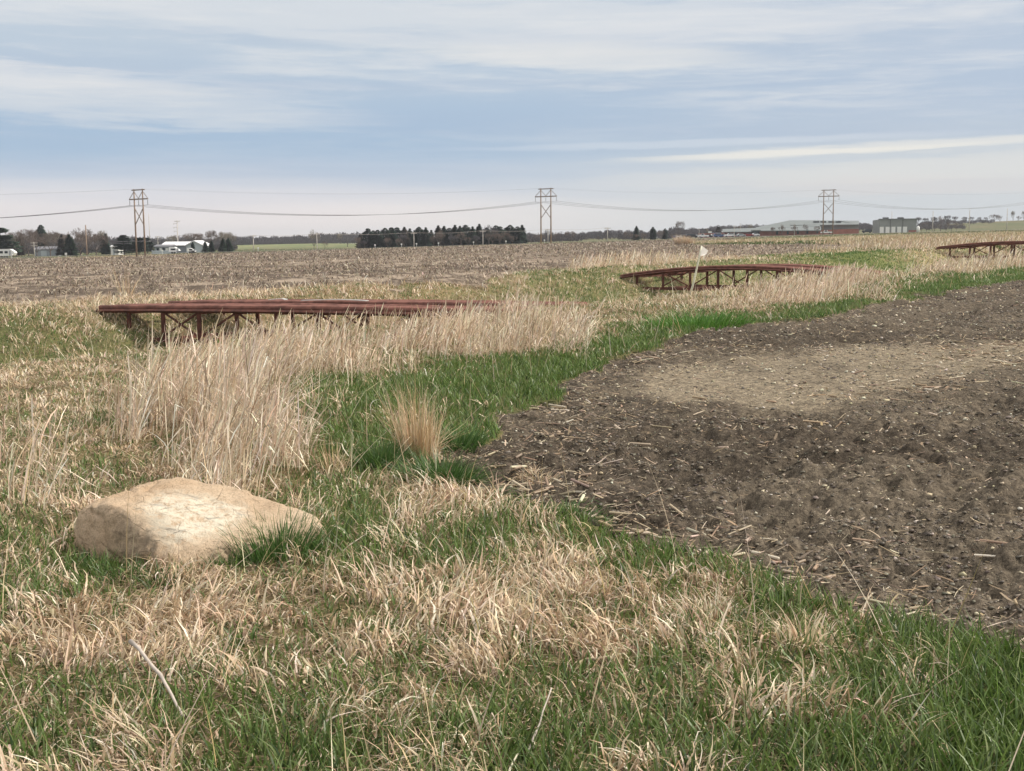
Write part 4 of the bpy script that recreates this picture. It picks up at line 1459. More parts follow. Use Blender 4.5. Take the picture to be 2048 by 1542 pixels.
# small house in front of the barn
D = 440
root = empty('farm_house', at(322, D))
tag(root, 'small blue-grey house with many windows before the barn', 'house')
x0, x1 = at(309, D).x, at(341, D).x
zb_ = gz(x0, D) - .4
ze = zpx(325, 493, D)
m_ = MB(); m_.box(x0, x1, D, D + 8, zb_, ze)
a = m_.build('wall', M['greywall'])
m_ = MB(); prism(m_, x0 - .4, x1 + .4, D - .5, D + 8.5, 0, ze, zpx(325, 489, D), 'x')
b = m_.build('roof', M['greyroof'])
ws_ = []
for i in range(4):
    xx = x0 + .7 + i * (x1 - x0 - 1.4) / 4
    m_ = MB(); m_.box(xx, xx + .8, D - .06, D - .01, ze - 1.9, ze - .5)
    ws_.append(m_.build('window', M['white'] if i % 2 else M['glass']))
m_ = MB(); m_.box((x0 + x1) / 2, (x0 + x1) / 2 + .9, D - .06, D - .01, zb_ + .4, zb_ + 2.3)
ws_.append(m_.build('door', M['trim']))
recentre(root, [a, b] + ws_)

# fence before the house
D = 428
root = empty('board_fence', at(330, D))
tag(root, 'pale grey board fence in front of the farm house', 'fence')
x0, x1 = at(303, D).x, at(348, D).x
zb_ = gz(x0, D)
m_ = MB()
nb = 26
for i in range(nb):
    xx = x0 + (x1 - x0) * i / nb
    m_.box(xx, xx + (x1 - x0) / nb * .93, D, D + .05, zb_ - .1, zb_ + 1.25 + .05 * (i % 2))
a = m_.build('panel', M['paleblue'])
ps = []
for i in range(6):
    xx = x0 + (x1 - x0) * i / 5
    m_ = MB(); m_.box(xx - .08, xx + .08, D + .06, D + .2, zb_ - .3, zb_ + 1.5)
    ps.append(m_.build('post', M['paleblue']))
recentre(root, [a] + ps)


def camper(px, D, ln, label, mat='white', h=2.7, rz=0.0):
    root = empty('camper_trailer', at(px, D), rz)
    tag(root, label, 'camper', 'campers and trailers at the farms')
    m_ = MB()
    hl = ln / 2
    prof = [(-hl, .7), (-hl, h - .2), (-hl + .25, h), (hl - 1.6, h), (hl - .3, h - .8), (hl, h - 1.3), (hl - .5, 1.0), (hl - 1.2, .7)]
    n = len(prof)
    m_.poly([(x, -1.2, z) for x, z in prof] + [(x, 1.2, z) for x, z in prof],
            [tuple(range(n)), tuple(reversed(range(n, 2 * n)))] + [(i, n + i, n + (i + 1) % n, (i + 1) % n) for i in range(n)])
    m_.build('body', M[mat], root)
    for (a, b) in ((-hl + .7, -hl + 1.9), (-.5, .6)):
        m_ = MB(); m_.box(a, b, -1.24, -1.2, h * .52, h * .78)
        m_.build('window', M['glass'], root)
    m_ = MB(); m_.box(1.0, 1.7, -1.24, -1.2, .8, h * .82)
    m_.build('door', M['carsilver'], root)
    for s_ in (-.45, .45):
        m_ = MB(); m_.tube([(s_ - .2, -1.15, .35), (s_ - .2, -.9, .35)], .35, 12)
        m_.build('wheel', M['tyre'], root)
    m_ = MB(); m_.tube([(hl - 1.5, 0, .6), (hl + .6, 0, .55)], .08, 6)
    m_.build('hitch', M['trim'], root)


camper(14, 425, 6.0, 'white camper trailer with dark windows under the edge pine', h=3.1)
camper(349, 426, 3.6, 'small white trailer right of the board fence', h=2.3)
camper(383, 424, 2.8, 'rounded white trailer in front of the barn gable', h=1.9)


def shed(px0, px1, ytop, yr, D, label, wallm, roofm, name='farm_shed', cat='shed'):
    root = empty(name, at((px0 + px1) / 2, D))
    tag(root, label, cat)
    x0, x1 = at(px0, D).x, at(px1, D).x
    zb_ = gz(x0, D) - .4
    ze, zr = zpx(px0, ytop, D), zpx(px0, yr, D)
    m_ = MB(); m_.box(x0, x1, D, D + 7, zb_, ze)
    a = m_.build('wall', M[wallm])
    m_ = MB(); prism(m_, x0 - .3, x1 + .3, D - .4, D + 7.4, 0, ze, zr, 'x')
    b = m_.build('roof', M[roofm])
    m_ = MB(); m_.box(x0 + (x1 - x0) * .3, x0 + (x1 - x0) * .55, D - .06, D - .01, zb_, zb_ + 2.5)
    c = m_.build('door', M['trim' if wallm == 'darkwall' else 'paleblue'])
    recentre(root, [a, b, c])


shed(221, 236, 493, 489.5, 436, 'small bright white shed between a spruce and a pine', 'white', 'white_roof')
shed(68, 112, 499, 493, 470, 'low grey house half hidden behind the bare trees', 'greywall', 'greyroof', 'farm_house', 'house')

# school
D = 600
root = empty('school_building', at(1580, D))
tag(root, 'long red brick school with grey metal roofs', 'school')
parts = []


def part(name, mat, mbf):
    m_ = MB()
    mbf(m_)
    parts.append(m_.build(name, M[mat]))


def bwall(px0, px1, yt, D_, dep, mat='brick', name='wall'):
    part(name, mat, lambda m_: wall_box(m_, px0, px1, yt, D_, dep))


bwall(1408, 1434, 466.5, 606, 20)
bwall(1435, 1447.8, 465, 608, 20, 'greywall', 'link_wall')
bwall(1448, 1515, 464.5, 600, 24)
bwall(1516, 1640, 462.0, 596, 30)
bwall(1640.5, 1690, 459.5, 598, 24)
bwall(1690.5, 1717, 458.0, 602, 30)
# roofs: long low slopes and the big hall
def roof_slab(px0, px1, y0, y1, D0, yb0, yb1, D1, mat='metalroof', name='roof', th_=.35):
    p = [fpt(px0, y0, D0), fpt(px1, y1, D0), fpt(px1, yb1, D1), fpt(px0, yb0, D1)]
    lo = [q_ - Vector((0, 0, th_)) for q_ in p]
    part(name, mat, lambda m_: m_.poly(p + lo, [(0, 1, 2, 3), (7, 6, 5, 4), (0, 4, 5, 1), (1, 5, 6, 2), (2, 6, 7, 3), (3, 7, 4, 0)]))


roof_slab(1445, 1517, 463.5, 463.2, 598, 458.0, 455.5, 618)
roof_slab(1505, 1642, 461.2, 460.5, 594, 456.5, 453.0, 622)
roof_slab(1512, 1580, 456.8, 455.0, 618, 454.5, 440.5, 640)
# the hall
bwall(1580, 1716.5, 449.5, 628, 60, 'metalwall', 'hall_wall')
roof_slab(1577, 1640, 455.0, 452.5, 621, 440.6, 440.4, 650)
roof_slab(1640, 1718, 449.6, 448.6, 626, 440.6, 441.5, 652)
part('hall_end', 'metalroof', lambda m_: m_.poly([fpt(1717, 448.8, 627), fpt(1676, 441.0, 650), fpt(1717, 448.8, 690)], [(0, 1, 2)]))
for px in (1551.5, 1573, 1593, 1612, 1632):
    part('window', 'glass', lambda m_: (lambda a: m_.box(a.x, a.x + 1.0, D - 4.2, D - 3.9, a.z + .6, a.z + 2.6))(at(px, 596)))
for px in (1456, 1469):
    part('window', 'glass', lambda m_: (lambda a: m_.box(a.x, a.x + .9, 599.8, 600.05, a.z + 1.1, a.z + 2.4))(at(px, 600)))
part('entrance', 'glass', lambda m_: (lambda a, b: m_.box(a.x, b.x, 595.2, 599.9, a.z, a.z + 2.8))(at(1502, 600), at(1514.5, 600)))
part('entrance_canopy', 'metalwall', lambda m_: (lambda a, b: m_.box(a.x, b.x, 593.2, 599.9, a.z + 2.85, a.z + 3.2))(at(1501, 600), at(1515.5, 600)))
part('sign_panel', 'white', lambda m_: (lambda a, b: m_.box(a.x, b.x, 605.8, 605.98, a.z + 2.3, a.z + 3.2))(at(1416, 606), at(1423, 606)))
for px in (1632, 1646, 1662, 1676):
    a = fpt(px, 443.5, 640)
    part('roof_unit', 'trim', lambda m_: m_.box(a.x - 1.2, a.x + 1.2, 638, 641, a.z - .9, a.z + .35))
recentre(root, parts)

# grey metal building with white doors
D = 590
root = empty('metal_building', at(1790, D))
tag(root, 'grey metal building with five white doors and brick base', 'building')
parts = []
p0, p1, p2 = at(1744, D + 14), at(1757, D), at(1832, D)
zt0, zt1, zt2 = zpx(1744, 441, D + 14), zpx(1757, 439, D), zpx(1832, 437.5, D)
zb_ = p0.z - .8
m_ = MB()
zm = (zt1 + zt2) / 2 - .1
m_.poly([(p0.x, D + 14, zb_), (p1.x, D, zb_), (p2.x, D, zb_), (p2.x, D + 18, zb_), (p0.x, D + 14, zt0), (p1.x, D, zm), (p2.x, D, zm), (p2.x, D + 18, zm)],
        [(0, 1, 5, 4), (1, 2, 6, 5), (2, 3, 7, 6), (3, 0, 4, 7), (4, 5, 6, 7), (3, 2, 1, 0)])
parts.append(m_.build('wall', M['metalwall']))
m_ = MB()
m_.box(p1.x - .3, p2.x + .4, D - .4, D + .4, zm - .1, zm + .35)
parts.append(m_.build('roof_edge', M['metalroof']))
Lb = p2.x - p1.x
for i in range(5):
    xx = p1.x + Lb * (.02 + i * .155)
    m_ = MB(); m_.box(xx, xx + Lb * .105, D - .12, D - .02, zb_, p1.z + 3.0)
    parts.append(m_.build('overhead_door', M['white']))
for f in (.29, .62):
    m_ = MB(); m_.box(p1.x + Lb * f, p1.x + Lb * f + .25, D - .2, D - .02, p1.z + 3.0, zm)
    parts.append(m_.build('downspout', M['trim']))
m_ = MB(); m_.box(p1.x + Lb * .79, p2.x + .05, D - .1, D + .3, zb_, p1.z + 1.3)
parts.append(m_.build('brick_base', M['brick']))
for f in (.22, .62):
    m_ = MB(); m_.box(p1.x + Lb * f, p1.x + Lb * f + 2.4, D + 6, D + 8, zm, zm + 1.1)
    parts.append(m_.build('roof_unit', M['trim']))
recentre(root, parts)
b = at(1835, 588)
root = empty('storage_tank', b)
tag(root, 'white upright tank at the right end of the metal building', 'tank')
m_ = MB(); m_.tube([(0, 0, -.2), (0, 0, 2.4), (0, 0, 2.75), (0, 0, 2.9)], [.75, .75, .45, .1], 14)
m_.build('tank_body', M['white'], root, True)


# ------------------------------------------------------------------ cars
def car_proto(kind, mat):
    root = empty('parked_car', (0, 0, 0))
    hl = 2.25 if kind != 'truck' else 2.7
    if kind == 'sedan':
        prof = [(-hl, .35), (-hl, .85), (-1.5, .95), (-.9, 1.42), (.55, 1.42), (1.2, .98), (hl - .1, .82), (hl, .35)]
    elif kind == 'suv':
        prof = [(-hl, .40), (-hl, 1.10), (-2.05, 1.70), (.6, 1.72), (1.15, 1.15), (hl - .1, 1.0), (hl, .40)]
    else:
        prof = [(-hl, .5), (-hl, 1.15), (-.6, 1.18), (-.5, 1.80), (.75, 1.80), (1.25, 1.2), (hl - .1, 1.1), (hl, .5)]
    n = len(prof)
    m_ = MB()
    m_.poly([(x, -.88 + (.12 if z > 1.25 else 0), z) for x, z in prof] + [(x, .88 - (.12 if z > 1.25 else 0), z) for x, z in prof],
            [tuple(range(n)), tuple(reversed(range(n, 2 * n)))] + [(i, n + i, n + (i + 1) % n, (i + 1) % n) for i in range(n)])
    m_.build('body', M[mat], root)
    zt = max(z for _, z in prof)
    zl_ = .95 if kind == 'sedan' else 1.15
    xa, xb = (-1.25, .9) if kind == 'sedan' else ((-1.95, .9) if kind == 'suv' else (-.45, 1.0))
    for s_ in (-1, 1):
        m_ = MB()
        m_.poly([(xa, s_ * .90, zl_), (xb, s_ * .90, zl_), (xb - .45, s_ * .79, zt - .07), (xa + .35, s_ * .79, zt - .07)], [(0, 1, 2, 3)])
        m_.build('window', M['glass'], root)
        for x_ in (-1.4, 1.4):
            m_ = MB(); m_.tube([(x_, s_ * .68, .33), (x_, s_ * .92, .33)], .33, 12)
            m_.build('wheel', M['tyre'], root)
    return root


CARS = {}
cars = [(1303, 'sedan', 'carwhite', 'white sedan under the egg-shaped conifer'), (1317, 'suv', 'carwhite', 'white boxy car right of the egg-shaped conifer'),
        (1334, 'suv', 'carblack', 'black boxy car under the smaller dark conifer'), (1343, 'sedan', 'carblue', 'dark blue sedan right of the black boxy car'),
        (1350, 'sedan', 'carwhite', 'white sedan left of the first lamp pole'), (1365, 'suv', 'carsilver', 'silver boxy car behind the dry grass heap'),
        (1376, 'truck', 'carblack', 'black pickup in the middle of the car park'), (1386, 'suv', 'carblack', 'black boxy car behind the flag tip'),
        (1397, 'sedan', 'carwhite', 'white sedan right of the black boxy cars'), (1406, 'truck', 'carwhite', 'white pickup before the low brick wing'),
        (1416, 'sedan', 'carblack', 'black sedan under the white wall sign'), (1427, 'sedan', 'carwhite', 'white sedan at the end of the low brick wing'),
        (1437, 'suv', 'carblue', 'dark boxy car before the grey link wall'), (1446, 'sedan', 'carwhite', 'white sedan at the left corner of the long brick wall'),
        (1459, 'suv', 'carwhite', 'white boxy car before the brick wall windows'), (1481, 'sedan', 'carsilver', 'silver sedan beside a white lamp pole'),
        (1497, 'sedan', 'carred', 'dark red sedan left of the school entrance'), (1509, 'sedan', 'carwhite', 'white sedan before the school entrance'),
        (1652, 'truck', 'carwhite', 'white pickup between the legs of the right pylon'), (1733, 'suv', 'carblack', 'black boxy car left of the grey metal building')]
strip_road([end_pt(1280, 566), end_pt(1400, 572), end_pt(1530, 580)], 26, 'parking_lot', 'road', 'pale asphalt car park before the school', 0.12)
for i, (px, kd, mt, lab) in enumerate(cars):
    if (kd, mt) not in CARS:
        c = CARS[(kd, mt)] = car_proto(kd, mt)
    else:
        c = copy_tree(CARS[(kd, mt)])
    D = 566 + (i % 3) * 3
    p = at(px, D, 0.18)
    c.location = p
    c.rotation_euler = (0, 0, R(random.choice((0, 180, 10, 170))))
    tag(c, lab, 'car', 'cars parked by the school')

# ------------------------------------------------------------------ small white markers along the far road
mk = [(22, 402, 'short white marker post under the camper'), (131, 404, 'square white sign under the green spruce'), (324, 404, 'white marker post below the board fence'), (376, 402, 'white marker post below the barn gable'),
      (516, 425, 'white marker post beside the T-shaped pole'), (750, 440, 'white marker at the left end of the conifer row'), (803, 440, 'white marker left of the first row pole'),
      (833, 438, 'round white marker at the foot of the first row pole'), (877, 440, 'white marker right of the first row pole'), (947, 441, 'white marker left of the second row pole'), (1012, 442, 'white marker near the right end of the conifer row'),
      (1089, 441, 'white marker between the legs of the middle pylon')]
for px, D, lab in mk:
    root = empty('marker_post', at(px, D))
    tag(root, lab, 'marker post', 'white markers along the far road')
    m_ = MB(); m_.box(-.06, .06, -.05, .05, -.2, 1.3)
    m_.build('post', M['white'], root)
    m_ = MB(); m_.box(-.38, .38, -.09, -.052, .7, 1.45) if px == 131 else m_.tube([(0, -.15, 1.25), (0, .15, 1.25)], .30, 10)
    m_.build('plate', M['white'], root)

# ------------------------------------------------------------------ sticks lying in the foreground
def stick(pxs, r0, r1, label, name='dead_stalk'):
    pts = []
    for (px, py, D_) in pxs:
        pts.append(W(px, py, D_))
    o0 = pts[0].copy()
    m_ = MB()
    dense = []
    for a, b in zip(pts[:-1], pts[1:]):
        dense += [a.lerp(b, k_ / 4) + Vector((random.uniform(-.004, .004), 0, random.uniform(-.004, .004))) for k_ in range(4)]
    dense.append(pts[-1])
    rr = [r0 + (r1 - r0) * i / (len(dense) - 1) for i in range(len(dense))]
    rr = [q_ * (1.25 if i % 4 == 0 else 1) for i, q_ in enumerate(rr)]
    m_.tube([p - o0 for p in dense], rr, 7)
    o = m_.build(name, M['stick'], None, True)
    o.location = o0
    tag(o, label, 'dead stalk')


stick([(262, 1281, 4.32), (318, 1348, 4.12), (367, 1433, 3.95)], .0075, .0045, 'grey dead stalk leaning over the matted grass at bottom left')
stick([(1035, 1560, 3.55), (1070, 1470, 3.72), (1103, 1376, 3.95)], .0042, .0022, 'thin pale dead stalk slanting up from the bottom edge')

# ------------------------------------------------------------------ grass, straw and soil litter
ANG = 0.50                                          # half width of the planted wedge (wider than the view)


def scatter(n0, r0, r1, k=1.25, ref=4.0, seed=1, ang=ANG):
    """points in the wedge with n0*(ref/r)**k plants per square metre"""
    g_ = np.random.default_rng(seed)
    e = 2 - k
    N = int(2 * ang * n0 * ref ** k * (r1 ** e - r0 ** e) / e)
    u = g_.random(N)
    r_ = (r0 ** e + u * (r1 ** e - r0 ** e)) ** (1 / e)
    t_ = g_.uniform(-ang, ang, N)
    return r_ * np.sin(t_), r_ * np.cos(t_), r_, g_


def blades(name, mat, x, y, z, h, wd, az, lean, curl, col, seg, twist=None, kink=None, colvar=0.0, z_off=-0.01, prof=None, g_=rng, facing=None, tipcol=None):
    """ribbons grown from (x,y,z): lean = starting tilt, curl = added tilt over the length"""
    n = len(x)
    az = az.copy()
    ph = lean.copy()
    px_, py_, pz_ = x.copy(), y.copy(), z + z_off
    fa = facing if facing is not None else g_.uniform(0, 2 * np.pi, n)
    V_ = np.empty((n, seg + 1, 2, 3), np.float32)
    if prof is None:
        prof = np.clip(1.0 - (np.arange(seg + 1) / seg) ** 1.8, 0.06, 1)
    for s_ in range(seg + 1):
        wx = np.cos(fa) * wd * .5 * prof[s_]
        wy = np.sin(fa) * wd * .5 * prof[s_]
        V_[:, s_, 0, 0], V_[:, s_, 0, 1], V_[:, s_, 0, 2] = px_ - wx, py_ - wy, pz_
        V_[:, s_, 1, 0], V_[:, s_, 1, 1], V_[:, s_, 1, 2] = px_ + wx, py_ + wy, pz_
        if s_ < seg:
            L = h / seg
            px_ = px_ + np.sin(ph) * np.sin(az) * L
            py_ = py_ + np.sin(ph) * np.cos(az) * L
            pz_ = pz_ + np.cos(ph) * L
            ph = ph + curl / seg
            if kink is not None:
                ph = ph + kink[:, s_]
            if twist is not None:
                az = az + twist[:, s_]
    base = (np.arange(n) * (seg + 1) * 2)[:, None]
    q_ = []
    for s_ in range(seg):
        q_.append(np.stack([base[:, 0] + 2 * s_, base[:, 0] + 2 * s_ + 1, base[:, 0] + 2 * s_ + 3, base[:, 0] + 2 * s_ + 2], -1))
    Qd = np.stack(q_, 1).reshape(-1, 4)
    cc = np.repeat(col[:, None, :], (seg + 1) * 2, 1)
    if tipcol is not None:
        f = np.repeat((np.arange(seg + 1) / seg) ** 2, 2)[None, :, None]
        cc = cc * (1 - f) + tipcol[:, None, :] * f
    return quads_obj(name, V_.reshape(-1, 3), Qd, cc.reshape(-1, 3), mat)


def palette(n, cols, g_, w_=None, v=0.14):
    cols = np.array(cols)
    i = g_.choice(len(cols), n, p=w_)
    return np.clip(cols[i] * (1 + g_.normal(0, v, (n, 1))) * (1 + g_.normal(0, .04, (n, 3))), 0.005, 0.95)


GREENS = [(0.080, 0.140, 0.030), (0.115, 0.185, 0.045), (0.150, 0.220, 0.065), (0.20, 0.26, 0.105), (0.055, 0.095, 0.030)]
DRYS = [(0.62, 0.485, 0.33), (0.72, 0.60, 0.45), (0.50, 0.37, 0.24), (0.36, 0.255, 0.165), (0.82, 0.72, 0.58)]

rock_c = np.array([rock.location.x, rock.location.y])


def rock_free(x, y, m=0.0):
    return ((x - rock_c[0]) / (0.66 + m)) ** 2 + ((y - rock_c[1]) / (0.50 + m)) ** 2 > 1


def tussock(x, y, s=1.0):
    return fbm(x + 3, y - 8, 4.2 * s, 3, .6)


# ---- green grass
x, y, r_, g_ = scatter(3300, 2.6, 120, 1.30, seed=21)
gn, dn, tn, thh = cover(x, y)
tus = tussock(x, y)
soilm = in_soil(x, y) | in_field(x, y)
lush = fbm(x, y, .8, 3)
p_ = np.clip((.12 + .85 * gn) * (0.75 + 0.9 * (lush - .35)) - 0.22 * sstep(.5, .62, tus) * (dn > .25), 0, 1)
keep = (g_.random(len(x)) < p_) & ~soilm & rock_free(x, y, -.06)
x, y, r_, gn, dn, lush = (a[keep] for a in (x, y, r_, gn, dn, lush))
n = len(x)
near_ = 1 - sstep(5, 14, r_)
h = (0.055 + 0.075 * g_.random(n) + 0.03 * near_ * g_.random(n)) * (0.70 + .75 * lush) * (0.60 + 0.52 * gn) * (1 + .25 * sstep(15, 50, r_))
wd = (0.0048 + 0.0042 * g_.random(n)) * (1 + r_ / 15)
col = palette(n, GREENS, g_, [.28, .28, .2, .09, .15])
far_ = sstep(10, 60, r_)[:, None]
col = col * (1 - .35 * far_) + np.array([.13, .205, .07]) * .35 * far_
pure = ((gn > .85) & (dn < .22))[:, None]
col = np.where(pure, col * np.array([.97, 1.0, .92]), col)
az = g_.uniform(0, 2 * np.pi, n)
o = blades('green_grass', M['blade'], x, y, hz(x, y), h, wd, az, g_.uniform(.0, .60, n), g_.uniform(.1, 1.5, n), col, 3, g_=g_,
           tipcol=np.clip(col * np.array([1.35, 1.2, 1.25]), 0, .9))
tag(o, 'fresh green spring grass covering the verge and the foreground', 'grass', kind='stuff')
print('green', n)

# ---- matted, curling dry grass
x, y, r_, g_ = scatter(4600, 2.6, 120, 1.32, seed=33)
gn, dn, tn, thh = cover(x, y)
tus = tussock(x, y)
soilm = in_soil(x, y, .8) | in_field(x, y)
p_ = np.clip(dn * (0.30 + 1.05 * sstep(.40, .60, tus)), 0, 1) * (dn > .06)
keep = (g_.random(len(x)) < p_) & ~soilm & rock_free(x, y, -.02)
x, y, r_, gn, dn, tus = (a[keep] for a in (x, y, r_, gn, dn, tus))
n = len(x)
low = 1 - .38 * np.clip(1.4 - np.abs(np.arctan2(x, y) + .38) / .1, 0, 1) * sstep(7, 9, r_) * (1 - sstep(18, 22, r_))
low = low * (1 + .8 * sstep(26, 36, r_) * (tus > .5))
h = low * (0.06 + 0.13 * g_.random(n) ** 1.3) * (.60 + .8 * sstep(.42, .66, tus))
wd = (0.0042 + 0.0068 * g_.random(n) ** 1.6) * (1 + r_ / 15)
col = palette(n, DRYS, g_, [.26, .24, .22, .20, .08])
# blades of a tussock fall the same way
ta = 2 * np.pi * fbm(x, y, 1.1, 2) * 2.0
az = ta + g_.normal(0, .9, n)
seg = 5
kink = np.where(g_.random((n, seg)) < .16, g_.uniform(.5, 2.0, (n, seg)), g_.normal(.03, .12, (n, seg)))
twist = g_.normal(0, .28, (n, seg))
o = blades('dry_grass', M['straw'], x, y, hz(x, y), h, wd, az, g_.uniform(.0, .8, n), g_.uniform(.5, 2.2, n), col, seg, twist, kink, g_=g_,
           tipcol=np.clip(col * 1.12, 0, .95))
tag(o, 'matted curling straw-coloured dead grass in tussocks', 'dry grass', kind='stuff')
print('dry', n)

# ---- thatch lying flat between the blades
x, y, r_, g_ = scatter(1500, 2.6, 60, 1.4, seed=36)
gn, dn, tn, thh = cover(x, y)
keep = (g_.random(len(x)) < np.clip(.25 + dn * .7 + tn * .3 - .5 * (gn > .9), 0, 1)) & ~in_soil(x, y, .5) & ~in_field(x, y) & rock_free(x, y)
x, y, r_ = x[keep], y[keep], r_[keep]
n = len(x)
col = palette(n, [(0.36, 0.27, 0.17), (0.24, 0.165, 0.10), (0.48, 0.38, 0.26), (0.15, 0.10, 0.07)], g_)
o = blades('dead_thatch', M['straw'], x, y, hz(x, y) + g_.uniform(.005, .035, n), .06 + .14 * g_.random(n), (.003 + .0035 * g_.random(n)) * (1 + r_ / 12), g_.uniform(0, 6.28, n),
           g_.uniform(1.25, 1.6, n), g_.uniform(-.2, .35, n), col, 3, g_.normal(0, .4, (n, 3)), g_=g_)
tag(o, 'brown dead thatch lying flat under the grass', 'thatch', kind='stuff')

# ---- tall dry stems
x, y, r_, g_ = scatter(1700, 3.5, 115, 1.22, seed=45)
gn, dn, tn, thh = cover(x, y)
cl_ = fbm(x + 40, y + 11, 1.3, 3, .6)
cl2 = fbm(x - 10, y + 31, .55, 3, .6)
p_ = np.clip(np.maximum(tn - .14, 0) * 1.15 * (.05 + 1.6 * sstep(.43, .61, cl_)) * (.30 + 1.25 * sstep(.36, .6, cl2)), 0, 1)
keep = (g_.random(len(x)) < p_) & ~in_soil(x, y) & ~in_field(x, y) & rock_free(x, y, .03)
x, y, r_, tn, thh, cl_ = (a[keep] for a in (x, y, r_, tn, thh, cl_))
n = len(x)
h = np.clip(thh, .3, 1.0) * (.40 + .75 * g_.random(n)) * (.62 + .95 * sstep(.38, .62, cl_) * .75) * np.where(r_ < 9, .9, 1)
wd = (0.0028 + 0.0022 * g_.random(n)) * (1 + r_ / 11)
col = (.80 + .4 * fbm(x, y, 2.2, 3))[:, None] * palette(n, [(0.76, 0.63, 0.48), (0.68, 0.54, 0.40), (0.84, 0.73, 0.59), (0.44, 0.32, 0.22)], g_, v=.16)
az = np.pi / 2 + g_.normal(0, .75, n)
seg = 5
kink = np.where(g_.random((n, seg)) < .11, g_.uniform(.3, 1.9, (n, seg)), g_.normal(0, .07, (n, seg)))
o = blades('tall_dry_grass', M['straw'], x, y, hz(x, y), h, wd, az, np.abs(g_.normal(.06, .18, n)), np.abs(g_.normal(.42, .30, n)), col, seg, g_.normal(0, .12, (n, seg)), kink, g_=g_,
           prof=np.array([1, .95, .9, .85, 1.5, .3]))
tag(o, 'tall pale dry grass stems leaning right along the ditch', 'tall dry grass', kind='stuff')
print('tall', n)
# leaves of the tall stems
m_ = g_.random(n) < .85
x2, y2, r2, h2, c2 = x[m_], y[m_], r_[m_], h[m_], col[m_]
n2 = len(x2)
hh = g_.uniform(.15, .6, n2)
o = blades('tall_dry_leaves', M['straw'], x2 + .02 * g_.normal(size=n2), y2 + .02 * g_.normal(size=n2), hz(x2, y2) + h2 * hh, h2 * .35, (.0035 + .002 * g_.random(n2)) * (1 + r2 / 11), g_.uniform(0, 6.28, n2),
           g_.uniform(.3, .9, n2), g_.uniform(.3, 1.8, n2), c2 * .97, 3, g_.normal(0, .3, (n2, 3)), g_=g_)
tag(o, 'dry curled leaves on the tall pale stems', 'dry grass', kind='stuff')

# scattered long single stems over the green strip and round the boulder
x, y, r_, g_ = scatter(13, 3.2, 60, 1.2, seed=51)
keep = ~in_soil(x, y) & ~in_field(x, y) & rock_free(x, y, .05)
x, y, r_ = x[keep], y[keep], r_[keep]
n = len(x)
col = palette(n, [(0.62, 0.50, 0.34), (0.50, 0.38, 0.20), (0.72, 0.62, 0.46)], g_)
o = blades('single_dry_stems', M['straw'], x, y, hz(x, y), .25 + .45 * g_.random(n), (.0032 + .001 * g_.random(n)) * (1 + r_ / 12), g_.uniform(0, 6.28, n), np.abs(g_.normal(.35, .35, n)), g_.uniform(0, .6, n), col, 5,
           g_.normal(0, .1, (n, 5)), g_=g_)
tag(o, 'single long dry stems standing over the grass', 'dry stems', kind='stuff')


# ---- single plants one can point at
def clump(name, px, py, n, rad_, hgt, label, cat, cols, lean=(.0, .5), curl=(.1, .6), wd=.005, az0=None, seg=5, matn='straw', kinkp=.08, tl=.1):
    c_ = G(px, py)
    cx, cy = float(c_[0]), float(c_[1])
    cz = gz(cx, cy)
    g_ = np.random.default_rng(int(px * 7 + py))
    a, q_ = g_.uniform(0, 6.28, n), g_.random(n) ** .6 * rad_
    x, y = q_ * np.cos(a), q_ * np.sin(a)
    az = np.arctan2(x, y) + g_.normal(0, .5, n) if az0 is None else az0 + g_.normal(0, .6, n)
    ln_ = lean[0] + (lean[1] - lean[0]) * (q_ / rad_) * g_.uniform(.4, 1.2, n)
    kink = np.where(g_.random((n, seg)) < kinkp, g_.uniform(.3, 1.3, (n, seg)), g_.normal(0, .06, (n, seg)))
    col = palette(n, cols, g_)
    zz = hz(x + cx, y + cy) - cz
    o = blades(name, M[matn], x, y, zz, hgt * g_.uniform(.35, 1.12, n) * (1 - .25 * np.clip(x / rad_, -1, 1) if name.startswith('dry') else 1), wd * g_.uniform(.7, 1.3, n), az, ln_, g_.uniform(curl[0], curl[1], n), col, seg, g_.normal(0, tl, (n, seg)), kink, g_=g_)
    o.location = (cx, cy, cz)
    tag(o, label, cat)
    return o


STRAW = [(0.58, 0.42, 0.25), (0.66, 0.52, 0.34), (0.46, 0.32, 0.19), (0.72, 0.60, 0.42)]
LUSH = [(0.055, 0.120, 0.028), (0.080, 0.155, 0.038), (0.105, 0.185, 0.052)]
clump('dry_grass_clump', 838, 912, 460, .15, .62, 'tall upright clump of tan dry grass beside the bare soil', 'grass clump', STRAW, (.0, .28), (-.2, .5), .0062, kinkp=.17)
clump('dry_grass_clump', 858, 922, 130, .22, .16, 'fallen straw lying at the foot of the tall tan clump', 'grass clump', STRAW, (.6, 1.5), (.1, .7), .005)
clump('green_grass_tuft', 887, 958, 1100, .24, .30, 'dark green round tuft in front of the tall tan clump', 'grass tuft', LUSH, (.1, 1.1), (.2, .9), .0075, matn='blade')
clump('green_grass_tuft', 765, 925, 650, .16, .27, 'dark green tuft left of the tall tan clump', 'grass tuft', LUSH, (.1, 1.0), (.2, .8), .007, matn='blade')
clump('green_grass_tuft', 912, 893, 600, .20, .26, 'bright green tuft right behind the tall tan clump', 'grass tuft', LUSH, (.1, .9), (.2, .8), .007, matn='blade')
clump('green_grass_tuft', 1132, 1028, 800, .26, .13, 'low dark green mat at the edge of the corn litter', 'grass tuft', LUSH, (.6, 1.4), (.1, .6), .006, matn='blade')
clump('green_grass_tuft', 985, 985, 230, .15, .11, 'small low green patch among straw beside the soil', 'grass tuft', LUSH, (.5, 1.3), (.1, .6), .006, matn='blade')
